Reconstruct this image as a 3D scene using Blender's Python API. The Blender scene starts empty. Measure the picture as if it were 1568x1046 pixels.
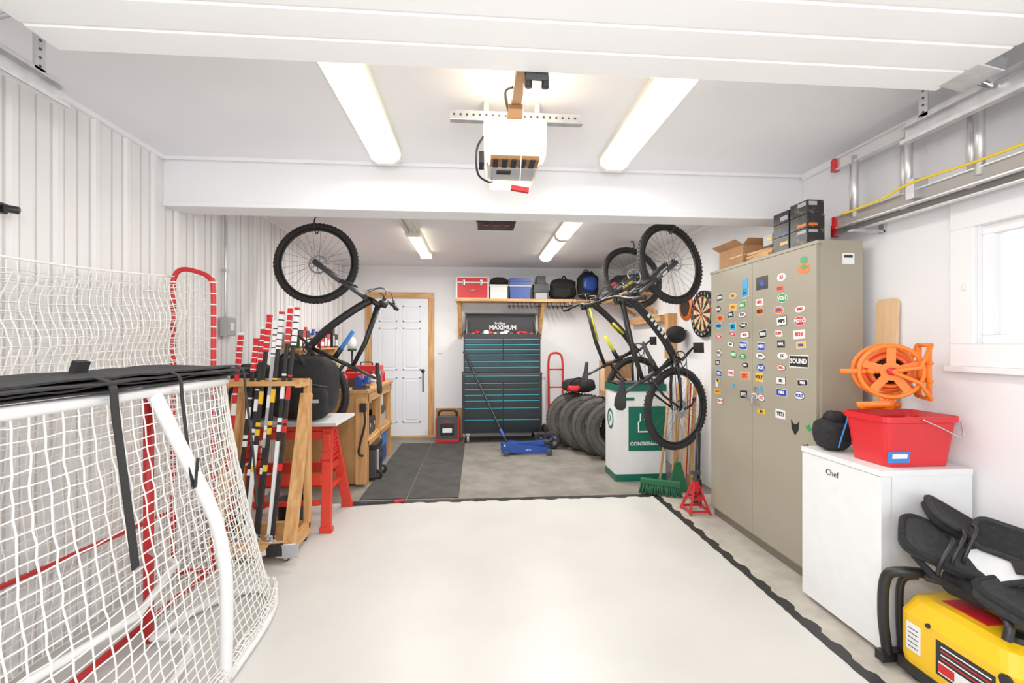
import bpy, math, random
from mathutils import Vector, Matrix, noise
random.seed(7)
V=Vector
scene=bpy.context.scene
rad=math.radians

# ------------------------------------------------------------ materials
def mat(name,col,rough=.5,metal=0.,col2=None,scale=12,stretch=(1,1,1),bump=0.,emit=0.,emitcol=None,trans=0.,alpha=1.,lo=.35,hi=.65,coat=0):
    m=bpy.data.materials.new(name); m.use_nodes=True
    nt=m.node_tree; n=nt.nodes; l=nt.links
    p=n['Principled BSDF']
    tc=n.new('ShaderNodeTexCoord'); mp=n.new('ShaderNodeMapping'); mp.inputs['Scale'].default_value=stretch
    l.new(tc.outputs['Object'],mp.inputs['Vector'])
    nz=n.new('ShaderNodeTexNoise'); nz.inputs['Scale'].default_value=scale; nz.inputs['Detail'].default_value=5
    l.new(mp.outputs['Vector'],nz.inputs['Vector'])
    cr=n.new('ShaderNodeValToRGB')
    c2=col2 if col2 else tuple(c*.96 for c in col)
    cr.color_ramp.elements[0].position=lo; cr.color_ramp.elements[1].position=hi
    cr.color_ramp.elements[0].color=(*c2,1); cr.color_ramp.elements[1].color=(*col,1)
    l.new(nz.outputs['Fac'],cr.inputs['Fac']); l.new(cr.outputs['Color'],p.inputs['Base Color'])
    p.inputs['Roughness'].default_value=rough; p.inputs['Metallic'].default_value=metal
    if coat: p.inputs['Coat Weight'].default_value=coat
    if bump:
        b=n.new('ShaderNodeBump'); b.inputs['Strength'].default_value=bump; b.inputs['Distance'].default_value=.01
        l.new(nz.outputs['Fac'],b.inputs['Height']); l.new(b.outputs['Normal'],p.inputs['Normal'])
    if emit:
        p.inputs['Emission Color'].default_value=(*(emitcol or col),1); p.inputs['Emission Strength'].default_value=emit
    if trans: p.inputs['Transmission Weight'].default_value=trans
    return m
WHITE=mat('white_paint',(.88,.88,.90),.5,col2=(.86,.86,.88),scale=3)
CEIL=mat('ceiling_paint',(.87,.87,.90),.6,col2=(.84,.84,.88),scale=2)
PANEL=mat('wall_panel',(.83,.82,.825),.45,col2=(.79,.78,.785),scale=3,stretch=(1,1,.2))
PANELSH=mat('wall_panel_shade_line',(.64,.60,.585),.45,col2=(.58,.545,.53),scale=3)  # darker panel tone that paints in the shadow lines of the ribs
DOORW=mat('door_white',(.84,.87,.93),.4,col2=(.81,.84,.9),scale=4)
GDOOR=mat('garage_door_white',(.93,.93,.93),.35,col2=(.91,.91,.91),scale=4)
FLOORP=mat('painted_floor',(.62,.61,.585),.38,col2=(.565,.555,.525),scale=1.6,bump=.04,lo=.3,hi=.6)
CONC=mat('concrete',(.245,.222,.19),.75,col2=(.165,.15,.128),scale=5,bump=.1)
CONC2=mat('edge_concrete',(.50,.46,.40),.7,col2=(.40,.365,.315),scale=9,bump=.1)
MATR=mat('rubber_mat',(.055,.052,.048),.8,col2=(.034,.032,.030),scale=6)
TAPE=mat('tape_black',(.012,.012,.013),.5)
WOOD=mat('pine',(.72,.40,.155),.5,col2=(.50,.24,.075),scale=5,stretch=(6,6,.6))
WOODX=mat('pine_x',(.74,.42,.17),.5,col2=(.5,.25,.08),scale=5,stretch=(.6,6,6))
WOODY=mat('pine_y',(.70,.38,.145),.5,col2=(.48,.23,.07),scale=5,stretch=(6,.6,6))
PLY=mat('plywood',(.60,.32,.12),.6,col2=(.40,.19,.06),scale=4,stretch=(2,2,.5))
LWOOD=mat('light_wood',(.82,.56,.33),.4,col2=(.74,.47,.25),scale=5,stretch=(6,6,.6))
BLK=mat('black_plastic',(.010,.010,.011),.4)
BLKM=mat('black_matte',(.014,.014,.016),.75,scale=30,bump=.15)
FAB=mat('black_fabric',(.013,.013,.015),.9,col2=(.006,.006,.007),scale=60,bump=.3)
GFAB=mat('grey_fabric',(.028,.028,.031),.9,col2=(.017,.017,.019),scale=50,bump=.3)
RUB=mat('tire_rubber',(.020,.019,.018),.75,col2=(.011,.011,.011),scale=40,bump=.2)
TRUB=mat('car_tire_rubber',(.050,.047,.042),.85,col2=(.022,.021,.019),scale=14,bump=.2)
TRUB2=mat('car_tire_sidewall',(.085,.080,.073),.8,col2=(.055,.052,.047),scale=10,bump=.1)
STEEL=mat('galvanized',(.68,.69,.71),.34,.8,col2=(.57,.58,.60),scale=25)
ALU=mat('aluminium',(.72,.72,.72),.38,.7)
ALUB=mat('ladder_rail',(.36,.34,.32),.5,.4)
CHR=mat('chrome',(.8,.8,.82),.15,1)
RED=mat('red_paint',(.58,.014,.017),.4)
ORED=mat('orange_red_plastic',(.68,.038,.017),.45)
REDP=mat('bucket_red',(.70,.012,.019),.35)
ORG=mat('orange_plastic',(.95,.19,.010),.4)
ORGD=mat('orange_cord',(.80,.10,.006),.5)
YEL=mat('generator_yellow',(.92,.53,.008),.35)
LIME=mat('lime_yellow',(.62,.60,.02),.4)
TEAL=mat('teal_trim',(.010,.34,.44),.3,.1)
TEALD=mat('drawer_teal_dark',(.003,.030,.042),.3,.2,col2=(.003,.008,.010),scale=3)
DRB=mat('drawer_black',(.005,.010,.012),.3,.2)
BLUE=mat('blue_paint',(.012,.06,.33),.4)
BLUEL=mat('blue_light',(.025,.22,.68),.5)
CAB=mat('cabinet_beige',(.35,.315,.24),.45,col2=(.335,.30,.23),scale=3)
CABD=mat('cabinet_dark',(.18,.16,.12),.5)
FRI=mat('fridge_white',(.86,.87,.88),.3)
GRN=mat('bin_green',(.0,.13,.08),.4)
BINW=mat('bin_white',(.85,.86,.86),.5)
GREEN=mat('green_bristle',(.015,.12,.05),.8)
NETM=mat('net_white',(.92,.91,.87),.8,scale=60)
TUBW=mat('goal_white',(.86,.86,.86),.35)
LAMP=mat('lamp_lens',(1,.97,.88),.5,emit=.85,emitcol=(1,.93,.74))
LAMPR=mat('lamp_lens_rear',(1,.97,.9),.5,emit=3.5,emitcol=(1,.90,.68))
LAMPO=mat('lamp_lens_off',(.75,.74,.72),.4)
OLAMP=mat('opener_lens',(1,.93,.8),.5,emit=1.3,emitcol=(1,.82,.55))
LHOUS=mat('lamp_housing',(.84,.82,.73),.4)
GREY=mat('grey_plastic',(.42,.42,.43),.45)
DGREY=mat('dark_grey',(.05,.05,.055),.5)
CARD=mat('cardboard',(.48,.26,.12),.8,col2=(.40,.21,.09),scale=8)
YROPE=mat('yellow_rope',(.80,.56,.03),.7)
GLASS=mat('window_glass',(1,1,1),.05,trans=1.0)
SAL=mat('bronze',(.32,.16,.06),.5,.3)
S_=lambda n,c:mat('sticker_'+n,c,.4)
STK=[S_('white',(.85,.85,.85)),S_('black',(.010,.010,.010)),S_('red',(.62,.012,.017)),S_('yellow',(.85,.50,.015)),S_('blue',(.012,.05,.42)),S_('green',(.02,.32,.06)),S_('cyan',(.025,.38,.75)),S_('orange',(.9,.16,.008))]
SW,SB,SR,SY,SBL,SG,SC,SO=STK

# ------------------------------------------------------------ builder
def frame(d,up=None):
    d=d.normalized()
    a=V((0,0,1)) if abs(d.z)<.9 else V((1,0,0))
    if up is not None: a=up
    x=a.cross(d).normalized(); y=d.cross(x).normalized()
    return x,y
def catmull(P,n=6,closed=False):
    P=[V(p) for p in P]; out=[]; N=len(P)
    rng=N if closed else N-1
    for i in range(rng):
        if closed: p0,p1,p2,p3=P[(i-1)%N],P[i],P[(i+1)%N],P[(i+2)%N]
        else: p0,p1,p2,p3=P[max(i-1,0)],P[i],P[i+1],P[min(i+2,N-1)]
        for k in range(n):
            t=k/n
            out.append(.5*((2*p1)+(-p0+p2)*t+(2*p0-5*p1+4*p2-p3)*t*t+(-p0+3*p1-3*p2+p3)*t**3))
    if not closed: out.append(P[-1])
    return out
class B:
    def __init__(s,name):
        s.name=name; s.v=[]; s.f=[]; s.mi=[]; s.sm=[]; s.mats=[]; s.M=Matrix()
    def add(s,vs,fs,m,smooth=False):
        if m not in s.mats: s.mats.append(m)
        k=s.mats.index(m); o=len(s.v)
        s.v+= [s.M@V(v) for v in vs]
        for f in fs:
            s.f.append([i+o for i in f]); s.mi.append(k); s.sm.append(smooth)
    def box(s,c,d,m,r=(0,0,0),taper=1.,tapery=None):
        R=Matrix.Rotation(r[2],4,'Z')@Matrix.Rotation(r[1],4,'Y')@Matrix.Rotation(r[0],4,'X')
        if tapery is None: tapery=taper
        vs=[]
        for z in(-.5,.5):
            for x,y in((-.5,-.5),(.5,-.5),(.5,.5),(-.5,.5)):
                k=1 if z>0 else taper; ky=1 if z>0 else tapery
                vs.append(V(c)+R@V((x*d[0]*k,y*d[1]*ky,z*d[2])))
        s.add(vs,[(3,2,1,0),(4,5,6,7),(0,1,5,4),(1,2,6,5),(2,3,7,6),(3,0,4,7)],m)
    def bb(s,x0,x1,y0,y1,z0,z1,m):
        s.box(((x0+x1)/2,(y0+y1)/2,(z0+z1)/2),(abs(x1-x0),abs(y1-y0),abs(z1-z0)),m)
    def beam(s,a,b,w,h,m,up=None):
        a=V(a);b=V(b);x,y=frame(b-a,V(up) if up else None)
        vs=[]
        for p in(a,b):
            for i,j in((-1,-1),(1,-1),(1,1),(-1,1)): vs.append(p+x*i*w/2+y*j*h/2)
        s.add(vs,[(3,2,1,0),(4,5,6,7),(0,1,5,4),(1,2,6,5),(2,3,7,6),(3,0,4,7)],m)
    def tube(s,P,r,m,n=8,closed=False):
        P=[V(p) for p in P]; N=len(P)
        if N<2: return
        rr=r if isinstance(r,(list,tuple)) else [r]*N
        vs=[];x=None
        for i,p in enumerate(P):
            if closed: t=P[(i+1)%N]-P[i-1]
            else: t=P[min(i+1,N-1)]-P[max(i-1,0)]
            if t.length<1e-9: t=V((0,0,1))
            t.normalize()
            if x is None: x,y=frame(t)
            else:
                x=(x-t*x.dot(t)); 
                if x.length<1e-6: x,_=frame(t)
                x.normalize()
            y=t.cross(x)
            for k in range(n):
                a=2*math.pi*k/n
                vs.append(p+(x*math.cos(a)+y*math.sin(a))*rr[i])
        fs=[]
        for i in range(N if closed else N-1):
            j=(i+1)%N
            for k in range(n):
                k2=(k+1)%n
                fs.append((i*n+k,i*n+k2,j*n+k2,j*n+k))
        if not closed and n>3:
            fs.append(tuple(range(n))[::-1]); fs.append(tuple((N-1)*n+k for k in range(n)))
        s.add(vs,fs,m,True)
    def cyl(s,a,b,r,m,n=16,r2=None):
        s.tube([a,b],[r,r if r2 is None else r2],m,n)
    def lathe(s,c,axis,prof,m,n=32,smooth=True,closed=False):
        c=V(c);ax=V(axis).normalized();x,y=frame(ax)
        vs=[];P=len(prof)
        for i in range(n):
            a=2*math.pi*i/n;d=x*math.cos(a)+y*math.sin(a)
            for r,z in prof: vs.append(c+d*r+ax*z)
        fs=[]
        for i in range(n):
            j=(i+1)%n
            for k in range(P if closed else P-1):
                k2=(k+1)%P
                fs.append((i*P+k,j*P+k,j*P+k2,i*P+k2))
        s.add(vs,fs,m,smooth)
    def torus(s,c,axis,R,r,m,n=40,k=10,rb=None,e=1.):
        pr=[]
        for i in range(k):
            a=2*math.pi*i/k;ca,sa=math.cos(a),math.sin(a)
            f=lambda q:math.copysign(abs(q)**e,q)
            pr.append((R+f(ca)*r,f(sa)*(rb or r)))
        s.lathe(c,axis,pr,m,n,True,True)
    def disc(s,c,axis,r,th,m,n=32,r0=0.0):
        if r0: s.lathe(c,axis,[(r0,-th/2),(r,-th/2),(r,th/2),(r0,th/2)],m,n,False,True)
        else: s.lathe(c,axis,[(0.0001,-th/2),(r,-th/2),(r,th/2),(0.0001,th/2)],m,n,False)
    def prism(s,pts,vec,m):
        pts=[V(p) for p in pts];vec=V(vec);n=len(pts)
        vs=pts+[p+vec for p in pts]
        fs=[tuple(range(n))[::-1],tuple(range(n,2*n))]+[(i,(i+1)%n,n+(i+1)%n,n+i) for i in range(n)]
        s.add(vs,fs,m)
    def blob(s,c,d,m,e=.6,nz=.04,rz=0,nu=28,nv=16,f=3.,rx=0,ry=0,seed=0):
        R=Matrix.Rotation(rz,3,'Z')@Matrix.Rotation(ry,3,'Y')@Matrix.Rotation(rx,3,'X');vs=[]
        g=lambda q:math.copysign(abs(q)**e,q)
        for j in range(nv+1):
            p=-math.pi/2+math.pi*j/nv
            for i in range(nu):
                t=2*math.pi*i/nu
                q=V((g(math.cos(p))*g(math.cos(t))*d[0],g(math.cos(p))*g(math.sin(t))*d[1],g(math.sin(p))*d[2]))
                k=noise.noise(q*f/max(d)*.7+V((seed,seed*2,0)))
                k2=noise.noise(q*f*3/max(d)+V((seed,3,seed)))
                q=q*(1+nz*2*k+nz*.8*k2)
                vs.append(V(c)+R@q)
        fs=[]
        for j in range(nv):
            for i in range(nu):
                i2=(i+1)%nu
                fs.append((j*nu+i,j*nu+i2,(j+1)*nu+i2,(j+1)*nu+i))
        s.add(vs,fs,m,True)
    def net(s,fn,nu,nv,r,m,jit=0.):
        G=[[fn(i/nu,j/nv)+V((random.uniform(-jit,jit),random.uniform(-jit,jit),random.uniform(-jit,jit))) for j in range(nv+1)] for i in range(nu+1)]
        for i in range(nu+1): s.tube(G[i],r,m,3)
        for j in range(nv+1): s.tube([G[i][j] for i in range(nu+1)],r,m,3)
    def text(s,t,M,size,m,bold=0.0):
        cu=bpy.data.curves.new('t','FONT');cu.body=t;cu.size=size;cu.align_x='CENTER';cu.align_y='CENTER';cu.extrude=.0006;cu.offset=bold;cu.resolution_u=2
        o=bpy.data.objects.new('t',cu);scene.collection.objects.link(o)
        dg=bpy.context.evaluated_depsgraph_get();dg.update()
        me=bpy.data.meshes.new_from_object(o.evaluated_get(dg))
        s.add([M@v.co for v in me.vertices],[tuple(p.vertices) for p in me.polygons],m)
        bpy.data.objects.remove(o);bpy.data.meshes.remove(me)
    def done(s,bevel=0,origin=True):
        if origin:
            lo=[min(v[i] for v in s.v) for i in range(3)];hi=[max(v[i] for v in s.v) for i in range(3)]
            o=V(((lo[0]+hi[0])/2,(lo[1]+hi[1])/2,lo[2]))
        else: o=V((0,0,0))
        me=bpy.data.meshes.new(s.name)
        me.from_pydata([v-o for v in s.v],[],s.f)
        for m in s.mats: me.materials.append(m)
        me.polygons.foreach_set('material_index',s.mi)
        me.polygons.foreach_set('use_smooth',s.sm)
        me.update()
        ob=bpy.data.objects.new(s.name,me);ob.location=o
        scene.collection.objects.link(ob)
        if bevel:
            b=ob.modifiers.new('bevel','BEVEL');b.width=bevel;b.segments=2;b.limit_method='ANGLE';b.angle_limit=rad(55)
        return ob
def face_M(pos,nrm,up=(0,0,1)):
    z=V(nrm).normalized();y=V(up).normalized();x=y.cross(z).normalized();y=z.cross(x)
    M=Matrix((x,y,z)).transposed().to_4x4();M.translation=V(pos);return M

XL,XR,YB,ZC,YF=-1.90,2.20,6.75,2.50,-.7
# ------------------------------------------------------------ room shell
b=B('floor');b.bb(XL-.12,XR+.12,YF-1.5,YB+.12,-.12,0,CONC);b.done()
b=B('floor_painted_area')
def jag(x0,y0,x1,y1,w,seed,n=60):
    random.seed(seed);d=V((x1-x0,y1-y0,0));nn=V((-d.y,d.x,0)).normalized();L=[];R=[]
    for i in range(n+1):
        t=i/n;p=V((x0,y0,0))+d*t
        a=w/2;c=w/2*(1 if (i//3)%2 else .45)*random.uniform(.75,1.2)
        L.append(p+nn*a*random.uniform(.8,1.1));R.append(p-nn*c)
    return L,R
b.bb(XL,1.60,YF-1.5,3.97,0,.004,FLOORP);b.bb(1.60,XR,YF-1.5,3.97,0,.004,CONC2);b.done()
def tape(name,x0,y0,x1,y1,w,seed,n):
    L,R=jag(x0,y0,x1,y1,w,seed,n);b=B(name);k=len(L)
    vs=[p+V((0,0,.0055)) for p in L+R];fs=[(i+k,i+1+k,i+1,i) for i in range(k-1)]
    b.add(vs,fs,TAPE);b.done(origin=False)
tape('floor_tape',-1.15,3.97,1.62,3.97,.08,3,80)
tape('floor_tape',1.60,-.6,1.60,3.97,.07,5,150)
b=B('floor_mat');b.bb(-1.02,-.62,4.05,6.3,0,.008,MATR);b.bb(-.61,-.16,4.05,6.3,0,.008,MATR);b.done()

b=B('ceiling');b.bb(XL-.12,XR+.12,YF,YB+.12,ZC,ZC+.1,CEIL);b.done()
b=B('wall_left');b.bb(XL-.12,XL,YF,YB+.12,0,ZC,PANEL)
y=YF+.05
while y<YB-.05:
    b.prism([(XL,y-.024,0),(XL+.016,y-.014,0),(XL+.016,y+.014,0),(XL,y+.024,0)],(0,0,ZC),PANEL)
    b.bb(XL,XL+.0015,y-.036,y-.024,0,ZC,PANELSH);b.bb(XL,XL+.0015,y+.024,y+.036,0,ZC,PANELSH)  # thin dark strips either side of the rib, painted shade
    b.bb(XL,XL+.004,y+.10,y+.106,0,ZC,PANELSH)
    y+=.205
b.done()
b=B('wall_back');b.bb(XL,XR,YB,YB+.12,0,ZC,WHITE);b.done()
wy0,wy1,wz0,wz1=.95,1.84,1.36,1.88
b=B('wall_right')
b.bb(XR,XR+.12,YF,wy0,0,ZC,WHITE);b.bb(XR,XR+.12,wy1,YB+.12,0,ZC,WHITE)
b.bb(XR,XR+.12,wy0,wy1,0,wz0,WHITE);b.bb(XR,XR+.12,wy0,wy1,wz1,ZC,WHITE);b.done()
b=B('window_1')
t=.10
b.bb(XR-.022,XR,wy0-t,wy1+t,wz1,wz1+.13,WHITE);b.bb(XR-.022,XR,wy0-t,wy1+t,wz0-.10,wz0,WHITE)
b.bb(XR-.022,XR,wy1,wy1+t,wz0,wz1,WHITE);b.bb(XR-.022,XR,wy0-t,wy0,wz0,wz1,WHITE)
b.bb(XR-.045,XR,wy0-t,wy1+t+.01,wz0-.125,wz0-.10,WHITE)
for z0,z1 in((wz0,wz0+.04),(wz1-.04,wz1)): b.bb(XR+.02,XR+.08,wy0,wy1,z0,z1,WHITE)
for y0 in(wy0,wy1-.045,(wy0+wy1)/2-.02): b.bb(XR+.02,XR+.08,y0,y0+.045,wz0+.04,wz1-.04,WHITE)
b.bb(XR+.05,XR+.056,wy0+.045,wy1-.045,wz0+.04,wz1-.04,GLASS)
b.bb(XR-.03,XR-.022,1.87,1.885,1.6,1.63,LHOUS)
b.done(.003)
b=B('ceiling_beam');b.bb(XL,XR,2.92,3.10,2.20,ZC,WHITE)
b.bb(XL,XR,2.912,2.92,2.20,2.23,WHITE);b.done(.003)
b=B('trim_left');b.beam((XL+.012,YF,ZC-.012),(XL+.012,2.9,ZC-.012),.024,.024,WHITE);b.beam((XL+.012,3.11,ZC-.012),(XL+.012,YB,ZC-.012),.024,.024,WHITE);b.done()
b=B('trim_right');b.beam((XR-.01,YF,ZC-.02),(XR-.01,2.9,ZC-.02),.02,.04,WHITE);b.beam((XR-.01,3.11,ZC-.02),(XR-.01,YB,ZC-.02),.02,.04,WHITE);b.done()
b=B('trim_beam');b.bb(XL+.02,XR-.02,2.90,2.912,ZC-.02,ZC,WHITE);b.done()
b=B('baseboard_back');b.bb(-.60,-.2,YB-.02,YB,.0,.42,PLY);b.bb(-.2,XR,YB-.015,YB,0,.1,WHITE);b.done()

# entry door
b=B('door_1')
yd=YB-.022
b.bb(-1.51,-.71,yd-.02,yd+.02,.03,2.02,DOORW)
def dpanel(x0,x1,z0,z1):
    y=yd-.02
    for a in((x0,x1,z0,z0+.022),(x0,x1,z1-.022,z1)): b.bb(a[0],a[1],y-.007,y,a[2],a[3],DOORW)
    for a in((x0,x0+.022),(x1-.022,x1)): b.bb(a[0],a[1],y-.007,y,z0,z1,DOORW)
    b.bb(x0+.045,x1-.045,y-.006,y,z0+.045,z1-.045,DOORW)
for x0,x1 in((-1.41,-1.15),(-1.07,-.81)):
    dpanel(x0,x1,1.68,1.92);dpanel(x0,x1,.98,1.6);dpanel(x0,x1,.22,.88)
b.lathe((-.78,yd-.02,.97),(0,-1,0),[(.001,0),(.028,0),(.028,.012),(.001,.015)],BLK,16)
b.tube(catmull([(-.78,yd-.03,.92),(-.775,yd-.06,.87),(-.775,yd-.065,.80),(-.775,yd-.06,.74),(-.78,yd-.03,.68)],4),.008,BLK)
b.bb(-.79,-.77,yd-.025,yd-.02,.66,.94,BLK)
b.done(.003)
b=B('trim_door')
b.bb(-1.605,-1.515,YB-.03,YB-.001,0,2.025,WOOD);b.bb(-.705,-.62,YB-.03,YB-.001,0,2.025,WOOD);b.bb(-1.605,-.62,YB-.03,YB-.001,2.025,2.115,WOODX)
b.bb(-1.605,-.62,YB-.05,YB-.001,0,.028,WOODX)
b.done(.004)
b=B('light_switch');b.bb(-.57,-.50,YB-.012,YB,1.22,1.34,BINW);b.bb(-.545,-.525,YB-.02,YB-.012,1.265,1.295,BINW);b.done(.002)

# ------------------------------------------------------------ overhead garage door
b=B('garage_door')
gx0,gx1=-1.365,1.74
sec=.535;y1=1.60
for i in range(4):
    ya=y1-sec*(i+1)+.004;yb=y1-sec*i
    zt=2.34
    n=4;st=(yb-ya)/n
    prof=[]
    for k in range(n):
        u=yb-k*st
        prof+=[(u,zt-.018),(u-st+.018,zt-.018),(u-st+.012,zt-.013),(u-st+.006,zt-.013)]
    prof=[(yb,zt+.03)]+prof+[(ya,zt-.018),(ya,zt+.03)]
    b.prism([(gx0,p[0],p[1]) for p in prof],(gx1-gx0,0,0),GDOOR)
for x in(gx0+.06,gx1-.06):
    for i in range(1,4):
        b.bb(x-.03,x+.03,y1-sec*i-.05,y1-sec*i+.05,2.372,2.385,STEEL)
for x,sx in((gx0,-1),(gx1,1)):
    for yy in(1.48,1.04,.5):
        b.cyl((x-sx*.05,yy,2.38),(x+sx*.10,yy,2.33),.007,STEEL,8)
        b.bb(x-.05,x+.03,yy-.04,yy+.04,2.37,2.385,STEEL)
b.box((gx1+.03,1.50,2.335),(.10,.14,.05),STEEL,r=(0,.2,0));b.cyl((gx1,1.52,2.34),(gx1+.13,1.52,2.30),.012,CHR,10)
b.done(.003)

def track(name,x,sx,yend,z):
    b=B(name)
    b.bb(x-.003,x+.003,-.55,yend,z-.035,z+.035,STEEL)
    b.bb(x-.028*(1 if sx>0 else -1),x,-.55,yend,z+.030,z+.036,STEEL)
    b.bb(x-.028*(1 if sx>0 else -1),x,-.55,yend,z-.036,z-.030,STEEL)
    b.bb(x-sx*.028-.002,x-sx*.028+.002,-.55,yend,z-.036,z-.020,STEEL)
    xo=x+sx*.02
    b.bb(xo-.002,xo+.002,-.5,yend+.02,z+.03,z+.075,STEEL);b.bb(min(xo,xo+sx*.035),max(xo,xo+sx*.035),-.5,yend+.02,z+.07,z+.074,STEEL)
    for yy in(yend-.06,.3):
        b.bb(xo-.002,xo+.002,yy-.02,yy+.02,z+.02,ZC,STEEL)
        b.bb(min(xo,xo+sx*.04),max(xo,xo+sx*.04),yy+.018,yy+.022,z+.02,ZC,STEEL)
        zz=z+.05
        while zz<ZC-.01:
            b.disc((xo-sx*.0025,yy,zz),(1,0,0),.005,.002,DGREY,10);b.disc((xo+sx*.02,yy+.0175,zz),(0,1,0),.005,.002,DGREY,10);zz+=.03
        b.cyl((xo-.012*sx-.01,yy,z+.05),(xo+.02,yy,z+.05),.009,STEEL,6)
    return b.done()
track('garage_door_track',-1.50,-1,1.77,2.25);track('garage_door_track',1.88,1,1.86,2.27)

# ------------------------------------------------------------ opener
b=B('garage_door_opener')
ox=.165
b.bb(ox-.29,ox+.34,2.13,2.134,2.41,2.45,STEEL);b.bb(ox-.29,ox+.34,2.134,2.17,2.408,2.412,STEEL)
x=ox-.27
while x<ox+.33:
    b.disc((x,2.129,2.43),(0,1,0),.006,.002,DGREY,10);x+=.03
for sx in(-.12,.12): b.bb(ox+sx-.012,ox+sx+.012,2.135,2.16,2.30,ZC,STEEL)
b.bb(ox-.022,ox+.016,1.42,2.05,2.34,2.375,SAL)
b.bb(ox-.035,ox+.03,1.86,1.97,2.325,2.345,SAL)
b.tube(catmull([(ox-.02,1.8,2.38),(ox-.045,1.9,2.41),(ox-.02,2.0,2.36)],5),.006,BLK)
b.box((ox,1.985,2.245),(.27,.10,.15),OLAMP,taper=.97)
b.box((ox,2.17,2.24),(.26,.28,.16),LHOUS,taper=.88,tapery=1)
b.bb(ox-.105,ox+.105,1.945,2.03,2.152,2.17,SAL)
for i in range(5): b.bb(ox-.095+i*.04,ox-.072+i*.04,1.943,2.03,2.148,2.153,BLK)
b.bb(ox-.10,ox+.10,2.04,2.19,2.148,2.16,GREY);b.bb(ox-.075,ox-.01,2.06,2.10,2.143,2.15,BLK)
b.box((ox,2.25,2.155),(.20,.09,.035),OLAMP)
b.tube(catmull([(ox-.135,2.02,2.28),(ox-.165,2.02,2.22),(ox-.16,2.06,2.13),(ox-.11,2.15,2.125),(ox-.09,2.2,2.145)],6),.005,BLK)
b.bb(ox-.155,ox-.132,2.03,2.12,2.17,2.22,BLK)
b.bb(ox+.01,ox+.07,1.60,1.68,2.35,2.40,BLK);b.tube([(ox+.045,1.65,2.38),(ox+.05,1.615,2.32),(ox+.055,1.605,2.31)],.010,DGREY)
b.cyl((ox+.005,1.615,2.335),(ox+.09,1.615,2.335),.014,BLK,12);b.bb(ox+.01,ox+.09,1.605,1.615,2.30,2.33,DGREY)
for sx in(.02,.08): b.lathe((ox+sx,1.62,2.30),(0,0,1),[(.001,-.02),(.014,-.02),(.014,.02),(.001,.02)],BLK,12)
b.tube([(ox+.01,1.7,2.34),(ox+.01,1.72,2.2),(ox,1.74,1.97)],.002,BINW,5)
b.box((ox,1.74,1.955),(.07,.02,.018),RED,r=(0,.15,0))
b.done(.006)

# ------------------------------------------------------------ light fixtures
def fixture(name,x,y0,y1,lens,w=.17):
    b=B(name);z=ZC
    b.bb(x-w/2-.01,x+w/2+.01,y0,y1,z-.022,z-.0005,LHOUS)
    pr=[(x-w/2,z-.022),(x-w/2+.006,z-.05),(x-w/2+.04,z-.078),(x+w/2-.04,z-.078),(x+w/2-.006,z-.05),(x+w/2,z-.022)]
    b.prism([(p[0],y0+.03,p[1]) for p in pr],(0,y1-y0-.06,0),lens)
    for ya in(y0,y1-.03): 
        pr2=[(x-w/2-.008,z-.022),(x-w/2-.002,z-.055),(x-w/2+.038,z-.084),(x+w/2-.038,z-.084),(x+w/2+.002,z-.055),(x+w/2+.008,z-.022)]
        b.prism([(p[0],ya,p[1]) for p in pr2],(0,.03,0),LHOUS)
    b.done()
fixture('ceiling_light_fixture',-.535,1.50,2.74,LAMP);fixture('ceiling_light_fixture',.835,1.50,2.74,LAMP)
def strip(name,x,y0,y1,on,w=.13):
    b=B(name)
    b.prism([(x-w/2,y0,ZC-.0005),(x-.045,y0,ZC-.05),(x+.045,y0,ZC-.05),(x+w/2,y0,ZC-.0005)],(0,y1-y0,0),LHOUS)
    m=LAMPR if on else LAMPO
    for sx in(-.042,.042):
        b.cyl((x+sx,y0+.03,ZC-.068),(x+sx,y1-.03,ZC-.068),.018,m,12)
    for ya in(y0,y1-.025): b.bb(x-.07,x+.07,ya,ya+.025,ZC-.09,ZC-.02,LHOUS)
    b.done()
strip('strip_light_fixture',-.62,3.25,4.45,False);strip('strip_light_fixture',-.62,4.50,5.7,True)
fixture('ceiling_light_fixture',.88,3.40,4.60,LAMPR,.15);fixture('ceiling_light_fixture',.88,4.63,5.8,LAMPR,.15)
b=B('ceiling_heater_unit');b.box((.17,4.0,2.44),(.36,.28,.10),BLK,taper=.9)
for i in range(9): b.bb(.03+i*.034,.045+i*.034,3.86,3.88,2.40,2.47,DGREY)
for k in range(3): b.box((.08+.09*k,3.93,2.386),(.04,.025,.008),RED)
b.done(.01)

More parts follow.
